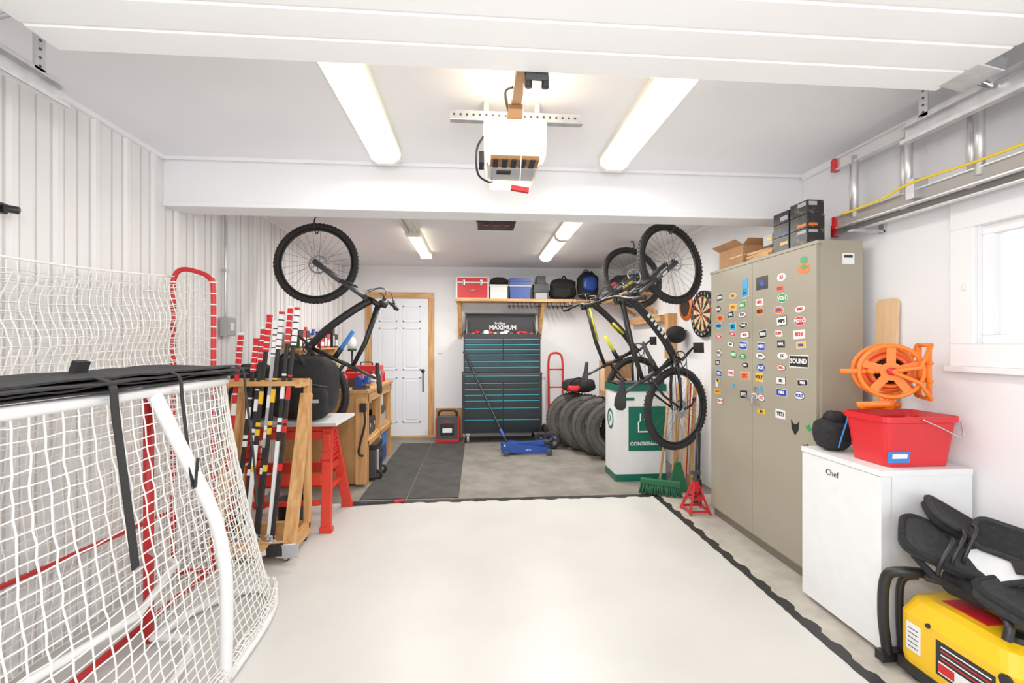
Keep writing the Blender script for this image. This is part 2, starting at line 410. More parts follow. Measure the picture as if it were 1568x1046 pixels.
# ------------------------------------------------------------ cabinet
b=B('steel_storage_cabinet')
cx0,cx1,cy0,cy1,cz=1.86,2.12,2.35,3.50,1.93
b.bb(cx0+.02,cx1,cy0,cy1,.06,cz,CAB);b.bb(cx0+.03,cx1,cy0+.01,cy1-.01,.005,.06,CABD)
ys=2.946
for ya,yb in((cy0+.012,ys-.002),(ys+.002,cy1-.012)):
    b.bb(cx0,cx0+.02,ya,yb,.08,cz-.02,CAB)
b.bb(cx0-.004,cx0+.02,cy0,cy1,cz-.018,cz,CAB)
b.box((cx0-.008,ys-.05,1.02),(.012,.03,.11),CHR);b.tube([(cx0-.01,ys-.05,1.03),(cx0-.04,ys-.05,1.03),(cx0-.04,ys-.05,.95)],.008,CHR)
b.cyl((cx0+.0,ys+.05,1.0),(cx0-.012,ys+.05,1.0),.015,CHR)
def stick(y,z,w,h,m,shape=0,txt=None,tm=None,rot=0,lay=0):
    x=cx0-.0008-lay*.0012
    if shape==0: pts=[(-w/2,-h/2),(w/2,-h/2),(w/2,h/2),(-w/2,h/2)]
    elif shape==1: pts=[(w/2*math.cos(2*math.pi*i/18),h/2*math.sin(2*math.pi*i/18)) for i in range(18)]
    elif shape==2: pts=[(-w/2,-h*.3),(-w*.45,h*.35),(-w*.1,h/2),(w*.4,h*.4),(w/2,-h*.1),(w*.2,-h/2),(-w*.3,-h/2)]
    elif shape==3: pts=[(-w/2,-h/2),(w/2,-h/2),(0,h/2)]
    elif shape==5: pts=[(-w*.5,h*.5),(-w*.2,h*.25),(w*.2,h*.25),(w*.5,h*.5),(w*.42,-.1*h),(0,-h*.5),(-w*.42,-.1*h)]
    else: pts=[(-w/2,-h*.2),(-w*.2,h*.2),(0,h/2),(w*.2,h*.1),(w/2,h*.3),(w*.2,-h*.2),(0,-h/2)]
    c,s=math.cos(rot),math.sin(rot)
    pts=[(p*c-q*s,p*s+q*c) for p,q in pts]
    b.prism([(x,y+p,z+q) for p,q in pts],(-.0006,0,0),m)
    if txt: b.text(txt,face_M((x-.0012,y,z),(-1,0,0)),h*.62,tm or SW,.0012)
rr=random.Random(11)
cols=[3.37,3.19,3.045,2.85,2.66,2.48]
words=['ski','fox','rmx','surf','box','moto','ride','dc','volt','troy','nhl','evo','hpx','oakl','mips']
for ci,yc in enumerate(cols):
    z=1.78
    while z>.90:
        if rr.random()<(.9 if ci<3 and z>1.1 or ci>2 and z>1.05 else .6) and not(1.2<z<1.32 and ci==5) and not(z<1.0 and ci>3) and not (z>1.72):
            m=rr.choice([SW,SW,SW,SW,SB,SR,SY,SBL,SW,SC,SO,SG,SB,SB]);sh=rr.choice([0,0,1,1,2,0,4,0,1,0]);w=rr.uniform(.065,.10);h=rr.uniform(.030,.052)
            if sh==4: w*=.7;h*=1.2
            dk=m in(SB,SR,SBL,SG)
            yy=yc+rr.uniform(-.02,.02);zz=z+rr.uniform(-.01,.01);rt=rr.uniform(-.12,.12)
            if sh<2 and rr.random()<.7:
                stick(yy,zz,w*1.08,h*1.15,SB if m is SW else SW,sh,rot=rt);stick(yy,zz,w,h,m,sh,rr.choice(words).upper(),SW if dk else rr.choice([SB,SR,SBL]),rt,1)
            else: stick(yy,zz,w,h,m,sh,rr.choice(words).upper() if sh<3 else None,SW if dk else rr.choice([SB,SR,SBL]),rt)
        z-=.071
stick(2.50,1.26,.16,.075,SW);stick(2.50,1.26,.15,.062,SB,0,'SOUND',SW,0,1)
stick(2.46,1.79,.10,.06,SO,1);stick(2.46,1.80,.07,.03,SG,4,lay=1);stick(2.46,1.84,.06,.04,SG,2)
stick(2.84,1.76,.12,.085,SB,0,None);stick(2.84,1.76,.07,.05,SBL,4,lay=1);stick(3.03,1.77,.06,.09,SC,0);stick(2.65,1.77,.08,.05,SW,1,'RS',SR)
stick(2.53,.87,.07,.09,SB,5);stick(2.66,.93,.09,.055,SW,0,'YETI',SB);stick(2.42,.89,.06,.04,SG,4);stick(2.43,.78,.08,.035,SB,4)
stick(3.40,1.06,.04,.06,SW)
b.bb(cx0+.14,cx0+.21,cy0-.001,cy0,1.80,1.86,BINW)
b.bb(cx0+.15,cx0+.20,cy0-.0015,cy0-.001,1.835,1.85,SB)
b.done(.003)

def carton(name,x0,x1,y0,y1,z0,z1,m,stripes=(),flap=False,bev=.003):
    b=B(name);b.bb(x0,x1,y0,y1,z0,z1,m)
    for (f0,f1,mm) in stripes:
        za=z0+(z1-z0)*f0;zb=z0+(z1-z0)*f1
        b.bb(x0-.001,x0+.002,y0+.01,y0+(y1-y0)*.55,za,zb,mm);b.bb(x0+.01,x0+(x1-x0)*.6,y0-.001,y0+.002,za,zb,mm)
    if flap:
        b.box((x0-.03,(y0+y1)/2,z1+.012),(.07,y1-y0,.004),m,r=(0,.5,0));b.box(((x0+x1)/2,y0-.03,z1+.012),(x1-x0,.07,.004),m,r=(-.5,0,0))
    return b.done(bev)
carton('cardboard_box',1.90,2.1,3.12,3.44,1.932,2.08,CARD,[(.45,.5,LWOOD)],True)
DB=mat('printed_box',(.016,.016,.016),.4,col2=(.13,.09,.06),scale=22,lo=.36,hi=.44)
carton('product_box',1.865,1.97,2.44,2.58,1.932,2.02,DB,[(.7,.9,GREY)]);carton('product_box',1.865,1.97,2.44,2.58,2.022,2.10,DB,[(.15,.35,SO)]);carton('product_box',1.865,1.965,2.44,2.58,2.102,2.18,DB,[(.6,.9,GREY)])
carton('product_box',1.87,2.02,2.60,2.74,1.932,2.02,DB,[(.4,.6,SY)]);carton('product_box',1.87,2.01,2.60,2.74,2.022,2.10,DB,[(.1,.25,SBL)]);carton('product_box',1.87,2.0,2.60,2.74,2.102,2.17,SB,[(.2,.6,GREY)])
carton('product_box',1.88,2.03,2.77,2.86,2.0,2.07,GREY,[(.4,.7,SY)])
b=B('wood_board_stack')
for i in range(3): b.box((1.95+.01*i,2.94,1.944+.022*i),(.12,.30-.02*i,.02),WOODY,r=(0,0,.12*(i%3-1)))
b.done(.002)

# ------------------------------------------------------------ fridge
b=B('mini_fridge')
fx0,fx1,fy0,fy1,fz=1.75,2.18,1.845,2.325,.81
b.bb(fx0+.05,fx1,fy0,fy1,.02,fz-.025,FRI);b.bb(fx0-.004,fx1,fy0-.003,fy1+.003,fz-.025,fz,FRI)
b.bb(fx0,fx0+.045,fy0,fy1,.03,fz-.028,FRI);b.bb(fx0+.045,fx0+.05,fy0+.01,fy1-.01,.05,fz-.03,GREY)
for yy in(fy0+.05,fy1-.05): b.cyl((fx0+.08,yy,.004),(fx0+.08,yy,.02),.02,BLK)
b.text('Chef',face_M((fx0-.001,2.12,.72),(-1,0,0)),.042,SB)
b.done(.008)

# bucket
b=B('cleaning_bucket')
bx,by,bz=1.975,1.99,.812
def rrect(cx,cy,z,w,d,r,n=4):
    o=[]
    for k,(sx,sy) in enumerate(((1,-1),(1,1),(-1,1),(-1,-1))):
        a0=-math.pi/2+k*math.pi/2
        for i in range(n+1):
            a=a0+math.pi/2*i/n;o.append(V((cx+sx*(w/2-r)+r*math.cos(a),cy+sy*(d/2-r)+r*math.sin(a),z)))
    return o
def loft(b,loops,m,cap0=True,cap1=False,smooth=True):
    n=len(loops[0]);vs=[p for L in loops for p in L];fs=[]
    for j in range(len(loops)-1):
        for i in range(n):
            i2=(i+1)%n;fs.append((j*n+i,j*n+i2,(j+1)*n+i2,(j+1)*n+i))
    if cap0: fs.append(tuple(range(n))[::-1])
    if cap1: fs.append(tuple((len(loops)-1)*n+i for i in range(n)))
    b.add(vs,fs,m,smooth)
loft(b,[rrect(bx,by,bz,.30,.20,.03),rrect(bx,by,bz+.195,.35,.24,.04),rrect(bx,by,bz+.20,.37,.26,.04),rrect(bx,by,bz+.225,.37,.26,.04),rrect(bx,by,bz+.225,.355,.245,.035),rrect(bx,by,bz+.195,.335,.225,.035),rrect(bx,by,bz+.01,.29,.19,.03)],REDP,True,True,False)
b.box((bx-.105,by-.107,bz+.045),(.10,.006,.05),BLUEL,r=(.1,0,0));b.box((bx-.105,by-.111,bz+.05),(.07,.004,.02),SW,r=(.1,0,0))
b.tube(catmull([(bx+.18,by-.12,bz+.20),(bx+.14,by-.16,bz+.14),(bx+.05,by-.155,bz+.18),(bx-.02,by-.135,bz+.215)],6),.003,STEEL,6)
b.done()
# orange cord reel
b=B('cord_reel')
rc=V((1.925,2.0,1.235));ax=V((-.50,-.86,0)).normalized();side=V((0,0,1)).cross(ax).normalized()
for k in(-.06,.06):
    c=rc+ax*k
    b.torus(c,ax,.118,.010,ORG,36,8)
    b.disc(c,ax,.042,.012,ORG,24)
    for i in range(5):
        a=2*math.pi*i/5+.3;d=side*math.cos(a)+V((0,0,1))*math.sin(a);b.beam(c+d*.03,c+d*.114,.034,.006,ORG,up=tuple(ax))
b.lathe(rc,ax,[(.05,-.06),(.05,.06)],DGREY,24)
for i in range(5): b.torus(rc+ax*(-.04+.02*i),ax,.070,.010,ORGD,28,8)
b.torus(rc+ax*.01,ax,.09,.009,ORGD,28,8)
b.lathe(rc+ax*.065,ax,[(.001,.02),(.018,.02),(.018,-.005)],SR,16)
b.cyl(rc+ax*.06-side*.08,rc+ax*.115-side*.08,.012,ORG)
for k in(-.085,.085):
    c=rc+ax*k
    b.tube([c,c+side*.10+V((0,0,.02)),c+side*.135+V((0,0,.12))],.009,ORG)
    b.tube([c,c+side*.10+V((0,0,-.05)),c+side*.135+V((0,0,-.12))],.009,ORG)
for z in(-.12,-.04,.04,.12): b.cyl(rc+ax*-.085+side*.135+V((0,0,z)),rc+ax*.085+side*.135+V((0,0,z)),.009,ORG,10)
for k in(-.06,.06): b.cyl(rc+ax*k+side*.135+V((0,0,-.12)),rc+ax*k+side*.135+V((0,0,.13)),.010,ORG,10)
b.cyl(rc+side*-.19+ax*.05+V((0,0,-.005)),rc+ax*.05+V((0,0,-.0)),.012,ORG,10)
b.tube([rc+ax*.03+V((0,0,-.12)),rc+ax*.03+V((0,0,-.155)),rc+ax*.03-side*.12+V((0,0,-.165))],.016,ORG,8)
b.tube([rc+ax*-.06+side*.06+V((0,0,-.165)),rc+ax*.03-side*.11+V((0,0,-.17))],.016,ORG,8)
b.cyl(rc+V((0,0,-.115)),rc+V((0,0,-.18)),.03,ORG,12)
b.done()
b=B('drawstring_pouch')
b.blob((1.84,2.235,.893),(.072,.075,.080),FAB,.7,.07,seed=4);b.blob((1.85,2.22,.985),(.045,.045,.028),FAB,.8,.1,seed=2)
b.tube(catmull([(1.81,2.15,.84),(1.82,2.14,.9),(1.86,2.15,.99),(1.88,2.18,1.01)],5),.004,BLUEL,5);b.done()
b=B('wooden_cutting_board')
pts=[(2.16,2.20,.815),(2.16,2.325,.815),(2.19,2.325,1.58),(2.19,2.31,1.60),(2.19,2.215,1.60),(2.19,2.20,1.58)]
b.prism(pts,(-.014,0,0),LWOOD);b.done()

# ------------------------------------------------------------ generator
b=B('portable_generator')
gx,gy=1.93,1.55
loft(b,[rrect(gx,gy,.04,.36,.40,.04),rrect(gx,gy,.10,.38,.43,.05),rrect(gx,gy,.27,.38,.43,.05),rrect(gx+.01,gy,.33,.34,.39,.06),rrect(gx+.01,gy,.345,.28,.33,.06)],YEL,True,True,False)
b.bb(gx-.19,gx+.19,gy-.21,gy+.21,.03,.075,BLK)
for sx in(-.14,.14):
    for sy in(-.16,.16): b.cyl((gx+sx,gy+sy,.004),(gx+sx,gy+sy,.04),.025,RUB)
b.tube(catmull([(1.735,1.80,.05),(1.715,1.80,.22),(1.72,1.79,.38),(1.76,1.75,.42),(1.85,1.72,.42)],6),.020,BLK,10)
b.tube(catmull([(1.80,1.80,.05),(1.79,1.80,.22),(1.79,1.79,.36),(1.82,1.75,.40)],6),.014,BLK,10)
b.bb(1.70,1.85,1.785,1.825,.02,.06,BLK)
b.tube(catmull([(1.78,1.40,.36),(1.80,1.41,.41),(1.85,1.5,.42),(1.85,1.62,.42),(1.80,1.70,.42)],5),.014,BLK,8)
xl=gx-.191
b.bb(xl-.001,xl+.002,1.66,1.72,.13,.24,BINW)
for i in range(5): b.bb(xl-.002,xl+.002,1.668,1.712,.145+.018*i,.149+.018*i,SB)
b.bb(xl-.001,xl+.002,1.40,1.60,.11,.24,BLK);b.bb(xl-.002,xl+.002,1.41,1.59,.12,.165,BINW);b.bb(xl-.0025,xl+.002,1.53,1.59,.125,.16,SR)
for i in range(4): b.bb(xl-.0025,xl+.002,1.41,1.58,.175+.015*i,.180+.015*i,SW if i%2 else SR)
b.disc((xl,1.63,.27),(1,0,0),.009,.01,BLK,12);b.disc((xl,1.37,.25),(1,0,0),.02,.012,BLK,12)
b.lathe((gx-.07,1.42,.345),(0,0,1),[(.04,0),(.04,.02),(.001,.025)],BLK,20)
b.bb(gx-.10,gx,1.5,1.66,.345,.349,SR)
b.done(.004)
b=B('goalie_leg_pads')
def pad(c,dx,dy,th,rz,ry,rx,m,rim):
    R=Matrix.Translation(V(c))@Matrix.Rotation(rz,4,'Z')@Matrix.Rotation(ry,4,'Y')@Matrix.Rotation(rx,4,'X')
    old=b.M;b.M=R
    L=lambda z,k:rrect(0,0,z,dx*k,dy*k,min(dx,dy)*.3*k,6)
    loft(b,[L(-th/2,.9),L(-th*.3,1),L(th*.3,1),L(th/2,.9),L(th*.35,.55)],m,True,True)
    b.tube(rrect(0,0,th*.35,dx,dy,min(dx,dy)*.3,6),.012,rim,6,True)
    b.M=old
pad((1.86,1.66,.54),.32,.18,.05,-.6,.35,.55,GFAB,FAB)
pad((1.96,1.72,.62),.24,.15,.05,-.3,.55,.4,FAB,GFAB)
pad((1.96,1.57,.52),.18,.14,.05,-.5,-.35,.7,BINW,GFAB)
pad((2.02,1.58,.60),.20,.12,.04,-.9,.2,.9,FAB,GFAB)
pad((1.94,1.46,.445),.32,.20,.06,.25,.05,.25,GFAB,FAB)
pad((2.04,1.40,.53),.20,.16,.05,.5,.1,.5,FAB,GFAB)
b.blob((1.95,1.60,.43),(.13,.10,.05),FAB,.6,.06,seed=6)
for k in range(3):
    b.tube(catmull([(1.77+k*.05,1.62,.47),(1.76+k*.05,1.60,.53+k*.01),(1.82+k*.05,1.61,.60+k*.02),(1.86+k*.05,1.66,.60+k*.02)],5),.008,BLK,6)
b.box((1.985,1.50,.545),(.07,.05,.006),SB,r=(.7,0,-.5));b.tube(catmull([(1.74,1.69,.52),(1.78,1.62,.45),(1.88,1.54,.42),(2.0,1.48,.46)],6),.014,FAB,8)
b.done()

# ------------------------------------------------------------ ladder on right wall
b=B('extension_ladder')
for k,(xx,yA,z0,z1,m) in enumerate(((2.09,2.50,2.02,2.40,ALUB),(2.03,2.42,2.045,2.375,ALU))):
    for z in(z0,z1):
        b.bb(xx-.003,xx+.003,-.4,yA,z-.030,z+.030,ALUB if z==z0 else m)
        for s_ in(-1,1): b.bb(xx-.014,xx+.016,-.4,yA,z+s_*.030-.003,z+s_*.030+.003,ALU)
        b.bb(xx-.018,xx+.018,yA-.004,yA+.02,z-.034,z+.034,RED)
    yy=yA-.12
    while yy>-.35:
        b.cyl((xx,yy,z0),(xx,yy,z1),.017,ALU,10);yy-=.305
b.tube(catmull([(1.995,2.35,2.07),(1.99,2.1,2.075),(1.99,1.95,2.10),(1.99,1.6,2.09),(1.99,1.2,2.10),(1.99,.6,2.10)],6),.006,YROPE,6)
b.bb(1.99,2.06,1.93,1.97,2.03,2.12,STEEL)
for yy in(2.3,.5):
    b.bb(2.0,2.19,yy-.015,yy+.015,1.963,1.974,STEEL);b.bb(2.18,2.195,yy-.015,yy+.015,1.96,2.1,STEEL)
b.done()

# ------------------------------------------------------------ bicycles
def bike(name,fh,rot_up,tilt,accent,turn=0,WB=1.18):
    up=V((math.cos(rot_up),math.sin(rot_up),0))
    xw=V((0,0,1))*math.cos(tilt)+up*math.sin(tilt)
    zw=up*math.cos(tilt)-V((0,0,1))*math.sin(tilt)
    yw=zw.cross(xw)
    o=V(fh)-xw*WB
    M=Matrix((xw,yw,zw)).transposed().to_4x4();M.translation=o
    b=B(name);b.M=M
    FR=BLK;E=WB-1.18
    def wheel(c,axis=V((0,1,0))):
        b.torus(c,axis,.340,.027,RUB,56,10)
        x,y=frame(axis)
        for i in range(64):
            a=2*math.pi*i/64
            for s_ in(-1,0,1):
                a2=a+(.05 if s_==0 else 0);d=x*math.cos(a2)+y*math.sin(a2)
                p=V(c)+d*(.366 if s_==0 else .360)+axis*(.017*s_)
                t=axis.cross(d)
                b.beam(p-t*.006,p+t*.006,.010,.008,RUB,up=tuple(d))
        b.torus(c,axis,.306,.010,BLK,48,6,rb=.014)
        b.lathe(c,axis,[(.001,-.05),(.016,-.05),(.016,.05),(.001,.05)],BLK,12)
        for s_ in(-1,1): b.lathe(c,axis,[(.028,s_*.03-.003),(.028,s_*.03+.003),(.01,s_*.03+.003),(.01,s_*.03-.003)],DGREY,16,closed=True)
        for i in range(28):
            a=2*math.pi*i/28;a0=a+(.5 if i%2 else -.5);s_=1 if i%4<2 else -1
            b.tube([V(c)+(x*math.cos(a0)+y*math.sin(a0))*.027+axis*s_*.03,V(c)+(x*math.cos(a)+y*math.sin(a))*.30],.0014,DGREY,3)
        b.torus(V(c)+axis*-.045,axis,.078,.008,STEEL,28,4,rb=.001)
        for i in range(5):
            a=2*math.pi*i/5;d=x*math.cos(a)+y*math.sin(a);b.tube([V(c)+axis*-.045+d*.015,V(c)+axis*-.045+d*.075],.003,STEEL,4)
    wheel(V((0,0,0)))
    ta=V((math.sin(turn),math.cos(turn),0)).normalized()
    wheel(V((WB,0,0)),ta)
    bb=V((.43,0,-.01));ht=V((.85+E,0,.585));hb=V((.895+E,0,.475));st=V((.27,0,.40))
    P=catmull([bb,V((.60+E*.4,0,.13)),V((.78+E*.8,0,.34)),V((.885+E,0,.49))],5)
    b.tube(P,[.034]*len(P),FR,12)
    b.tube([st-V((.0,0,.03)),V((.5+E*.5,0,.47)),V((.855+E,0,.565))],[.018,.022,.026],FR,10)
    b.tube([bb,st],.020,FR,10);b.cyl(hb,ht,.028,FR,14);b.cyl((.43,-.04,-.01),(.43,.04,-.01),.030,FR,14)
    for s_ in(-1,1):
        b.tube([V((0,s_*.06,0)),V((.20,s_*.055,.0)),V((.40,s_*.03,.0))],[.010,.013,.015],FR)
        b.tube([V((0,s_*.06,0)),V((.14,s_*.055,.20)),V((.30,s_*.02,.30))],[.009,.011,.012],FR)
        b.tube([V((WB,s_*.065,0)),V((1.03+E,s_*.065,.235))],.021,DGREY,10)
        b.tube([V((1.03+E,s_*.065,.235)),V((.90+E,s_*.065,.455))],.016,DGREY,10)
    b.box((.90+E,0,.465),(.05,.17,.04),FR,r=(0,-.5,0));b.tube([V((1.05+E,-.065,.22)),V((1.0+E,-.03,.36)),V((1.0+E,.03,.36)),V((1.05+E,.065,.22))],.011,DGREY)
    b.tube([V((.36,0,.22)),V((.60,0,.36))],.018,DGREY if accent is BINW else accent,10);b.tube([V((.36,0,.22)),V((.44,0,.267))],.024,BLK,10)
    b.tube([st,V((.225,0,.50)),V((.19,0,.585))],.014,DGREY)
    loops=[]
    for t in[0,.1,.3,.5,.7,.9,1]:
        x=.06+.27*t;w=(.075 if t<.35 else .075-.055*min(1,(t-.35)/.4));w=max(w,.02)*(1 if 0<t<1 else .5);z=.60+.02*math.cos(t*3.1)
        loops.append([V((x,w*math.cos(a),z+.018*math.sin(a)+.01)) for a in[2*math.pi*i/10 for i in range(10)]])
    loft(b,loops,BLKM,True,True)
    b.tube([ht,ht+V((-.012,0,.035)),V((.885+E,0,.64))],.018,FR,10)
    P=catmull([V((.85+E,-.38,.665)),V((.86+E,-.2,.665)),V((.885+E,-.06,.64)),V((.885+E,.06,.64)),V((.86+E,.2,.665)),V((.85+E,.38,.665))],5)
    b.tube(P,.013,FR,8)
    for s_ in(-1,1):
        b.cyl((.85+E,s_*.255,.665),(.85+E,s_*.385,.665),.018,BLKM,10)
        b.tube([(.87+E,s_*.22,.66),(.92+E,s_*.24,.65),(.925+E,s_*.33,.645)],.006,DGREY,6);b.box((.88+E,s_*.215,.655),(.035,.035,.03),BLK)
    for s_ in(-1,1): b.tube(catmull([(.9+E,s_*.2,.655),(.98+E,s_*.12,.64),(1.0+E,s_*.03,.56),(.96+E,s_*.05,.45)],6),.0035,BLK,5)
    b.torus((.43,-.055,-.01),(0,1,0),.075,.006,DGREY,32,6,rb=.002)
    for i in range(4):
        a=i*math.pi/2+.4;b.tube([(.43,-.055,-.01),(.43+.072*math.cos(a),-.055,-.01+.072*math.sin(a))],.005,DGREY,5)
    for r_,yy in((.085,-.045),(.070,-.05),(.055,-.055),(.04,-.06)): b.torus((0,yy+.005,0),(0,1,0),r_*.85,.006,GREY,28,4,rb=.0015)
    for s_,d in((-1,V((.10,0,-.14))),(1,V((-.10,0,.14)))):
        c=V((.43,s_*.075,-.01));b.tube([c,c+d],[.015,.010],BLK,8);b.box(c+d+V((0,s_*.06,0)),(.09,.10,.018),BLK)
    b.tube([(0,-.058,-.07),(.21,-.058,-.09),(.43,-.058,-.083)],.004,DGREY,4);b.tube([(0,-.058,.05),(.43,-.058,.062)],.004,DGREY,4)
    b.tube([(0,-.075,-.02),(.02,-.075,-.10),(.07,-.07,-.15)],.010,BLK,6);b.disc((.07,-.065,-.15),(0,1,0),.022,.006,BLK,12)
    if accent is BINW:
        for k in range(6):
            p=V((.60+E*.4,0,.13)).lerp(V((.78+E*.8,0,.34)),k*.17)
            for s_ in(-1,1): b.box(p+V((0,s_*.034,0)),(.028,.003,.03),BINW,r=(0,-.86,0))
        for s_ in(-1,1): b.box((1.08+E,s_*.087,.16),(.06,.003,.018),BINW,r=(0,.95,0))
    if accent is LIME:
        for s_ in(-1,1):
            b.tube([V((.55,s_*.02,.46)),V((.84+E,s_*.024,.55))],.012,LIME,6);b.tube([V((1.13+E*.9,s_*.072,.05)),V((1.06+E,s_*.072,.17))],.019,LIME,8)
            b.tube([V((.62,s_*.03,.15)),V((.74,s_*.03,.28))],.014,LIME,6)
        b.tube([hb.lerp(ht,.2),hb.lerp(ht,.8)],.030,LIME,12)
    ob=b.done();return ob
bike('mountain_bike',(-1.42,4.17,2.08),0.0,rad(4),BLUEL,.12)
bike('mountain_bike',(1.70,3.88,2.07),math.pi+rad(22),rad(3),BINW,-.15,1.28)
bike('mountain_bike',(1.72,4.93,2.10),math.pi+rad(13),rad(2),LIME,-.3,1.24)
for c in((-1.42,4.17,2.08),(1.70,3.88,2.07),(1.72,4.93,2.10)):
    zt=c[2]+.29
    b=B('bike_ceiling_hook');b.tube(catmull([(c[0],c[1],2.50),(c[0],c[1]-.03,2.48),(c[0],c[1]-.06,(zt+2.5)/2),(c[0],c[1]-.05,zt),(c[0],c[1],zt-.03),(c[0],c[1]+.045,zt)],5),.006,BLK,8)
    b.lathe((c[0],c[1],2.498),(0,0,-1),[(.02,0),(.02,.006),(.001,.008)],BLK,12);b.done()

# ------------------------------------------------------------ hockey goals
b=B('hockey_goal_net')
base=catmull([(-1.46,2.15,.03),(-1.40,2.40,.03),(-1.24,2.57,.03),(-1.09,2.52,.03),(-1.01,2.28,.03),(-.99,1.80,.03),(-.99,1.25,.03),(-1.0,.75,.03),(-1.1,.48,.03),(-1.3,.45,.03),(-1.46,.70,.03)],8)
topc=catmull([(-1.46,2.15,1.20),(-1.36,2.17,1.20),(-1.24,2.17,1.20),(-1.14,2.14,1.20),(-1.09,2.02,1.20),(-1.085,1.65,1.20),(-1.085,1.2,1.20),(-1.10,.85,1.20),(-1.16,.72,1.20),(-1.3,.70,1.20),(-1.46,.70,1.20)],8)
b.tube(base,.022,TUBW,10);b.tube(topc,.018,TUBW,10)
for y in(2.15,.70): b.cyl((-1.46,y,.03),(-1.46,y,1.2),.020,RED,12)
b.cyl((-1.46,.70,1.2),(-1.46,2.15,1.2),.020,RED,12)
b.tube(catmull([(-1.088,1.62,1.2),(-1.04,1.70,.98),(-.985,1.79,.72),(-.97,1.84,.5),(-.98,1.87,.25),(-.99,1.88,.03)],6),.023,TUBW,10)
b.tube(catmull([(-1.088,.72,1.2),(-1.04,.66,.98),(-.985,.60,.62),(-.99,.58,.03)],6),.021,TUBW,10)
b.tube(catmull([(-1.46,2.15,.05),(-1.25,2.1,.05),(-1.17,1.8,.05),(-1.15,1.4,.05),(-1.17,1.0,.05),(-1.46,.75,.05)],6),.016,TUBW,8)
b.tube([(-1.15,1.43,.05),(-1.13,1.43,.30),(-.99,1.43,.05)],.014,TUBW,8)
b.tube([(-1.46,.75,.55),(-1.15,1.2,.50),(-1.12,1.6,.46),(-1.25,2.0,.44),(-1.46,2.15,.44)],.013,TUBW,8)
def crv(C,u):
    x=u*(len(C)-1);i=min(int(x),len(C)-2);return C[i].lerp(C[i+1],x-i)
def gsurf(u,v):
    p=crv(base,u);q=crv(topc,u);r=p.lerp(q,v)
    bl=math.sin(v*math.pi)
    c=V((-1.3,1.43,r.z));d=(r-c);d.z=0
    if d.length>0:d.normalize()
    lean=(1-v)**1.9
    r2=q.lerp(p,lean);r2.z=p.z+(q.z-p.z)*v
    return r2+d*(.035*bl+.012*math.sin(u*23)*bl)
b.net(gsurf,98,33,.0027,NETM,.003)
def skirt(u,v):
    p=crv(base,.03+u*.5);c=V((-1.3,1.6,.03));d=(p-c);d.z=0;d.normalize()
    return p+d*(.03*math.sin(v*3))+V((0,0,.01+.06*v+.01*math.sin(u*60)))
b.net(skirt,70,5,.0027,NETM,.004)
b.done()
b=B('hockey_goal_net')
zt=1.78
b.tube(catmull([(-1.74,2.76,.05),(-1.74,2.76,.9),(-1.74,2.76,1.60),(-1.735,2.76,1.74),(-1.69,2.76,1.79),(-1.60,2.76,1.775),(-1.54,2.76,1.74),(-1.52,2.76,1.66),(-1.52,2.76,1.1),(-1.52,2.76,.05)],6),.014,RED,10)
b.tube([(-1.74,2.76,.05),(-1.52,2.76,.05)],.016,RED,8)
b.tube([(-1.75,2.76,.40),(-1.80,1.4,.47),(-1.82,.9,.47)],.012,RED,8)
b.tube([(-1.54,2.76,.05),(-1.56,1.6,.05),(-1.7,.9,.05)],.014,RED,8)
b.tube([(-1.82,.9,.03),(-1.82,.9,1.66)],.014,RED,8)
for i in range(40):
    z=.5+i*.032
    b.torus((-1.74,2.76,z),(0,0,1),.015,.004,NETM,10,4)
    if i%2==0: b.torus((-1.52,2.76,z),(0,0,1),.015,.004,NETM,10,4)
def wnet(u,v):
    y=2.76-1.86*u;top=zt-.03-.06*math.sin(u*math.pi*.9)
    return V((-1.74-.05*math.sin(u*math.pi)+.012*math.sin(v*17+u*9),y,.06+(top-.06)*v))
b.net(wnet,46,38,.0030,NETM,.003)
def wnet2(u,v):
    y=2.74-1.75*u;top=1.70-.10*math.sin(u*math.pi*.7)
    return V((-1.68-.03*math.sin(u*math.pi)+.02*math.sin(v*11+u*5),y,1.1+(top-1.1)*v+.02*u))
b.net(wnet2,46,15,.0030,NETM,.004)
b.tube([wnet(i/30,1) for i in range(31)],.006,NETM,6)
def snet(u,v): return V((-1.74+.22*u,2.76+.015*math.sin(u*math.pi),.06+(1.70+.05*math.sin(u*3.1)-.06)*v))
b.net(snet,8,44,.0028,NETM,.002)
b.done()
b=B('folded_tarp_stack')
def sheet(x0,x1,y0,y1,z,th,m,seed):
    nx,ny=16,36;vs=[];
    for top in(0,1):
        for i in range(nx+1):
            for j in range(ny+1):
                x=x0+(x1-x0)*i/nx;y=y0+(y1-y0)*j/ny
                k=noise.noise(V((x*4,y*4,seed)))*.012
                vs.append(V((x+.01*math.sin(y*9+seed),y+.02*math.sin(x*14+seed),z+abs(k)+th*top)))
    n1=(nx+1)*(ny+1);fs=[]
    id=lambda t,i,j:t*n1+i*(ny+1)+j
    for i in range(nx):
        for j in range(ny):
            fs.append((id(1,i,j),id(1,i+1,j),id(1,i+1,j+1),id(1,i,j+1)));fs.append((id(0,i,j),id(0,i,j+1),id(0,i+1,j+1),id(0,i+1,j)))
    for i in range(nx): fs.append((id(0,i,0),id(0,i+1,0),id(1,i+1,0),id(1,i,0)));fs.append((id(1,i,ny),id(1,i+1,ny),id(0,i+1,ny),id(0,i,ny)))
    for j in range(ny): fs.append((id(0,0,j+1),id(0,0,j),id(1,0,j),id(1,0,j+1)));fs.append((id(0,nx,j),id(0,nx,j+1),id(1,nx,j+1),id(1,nx,j)))
    b.add(vs,fs,m,False)
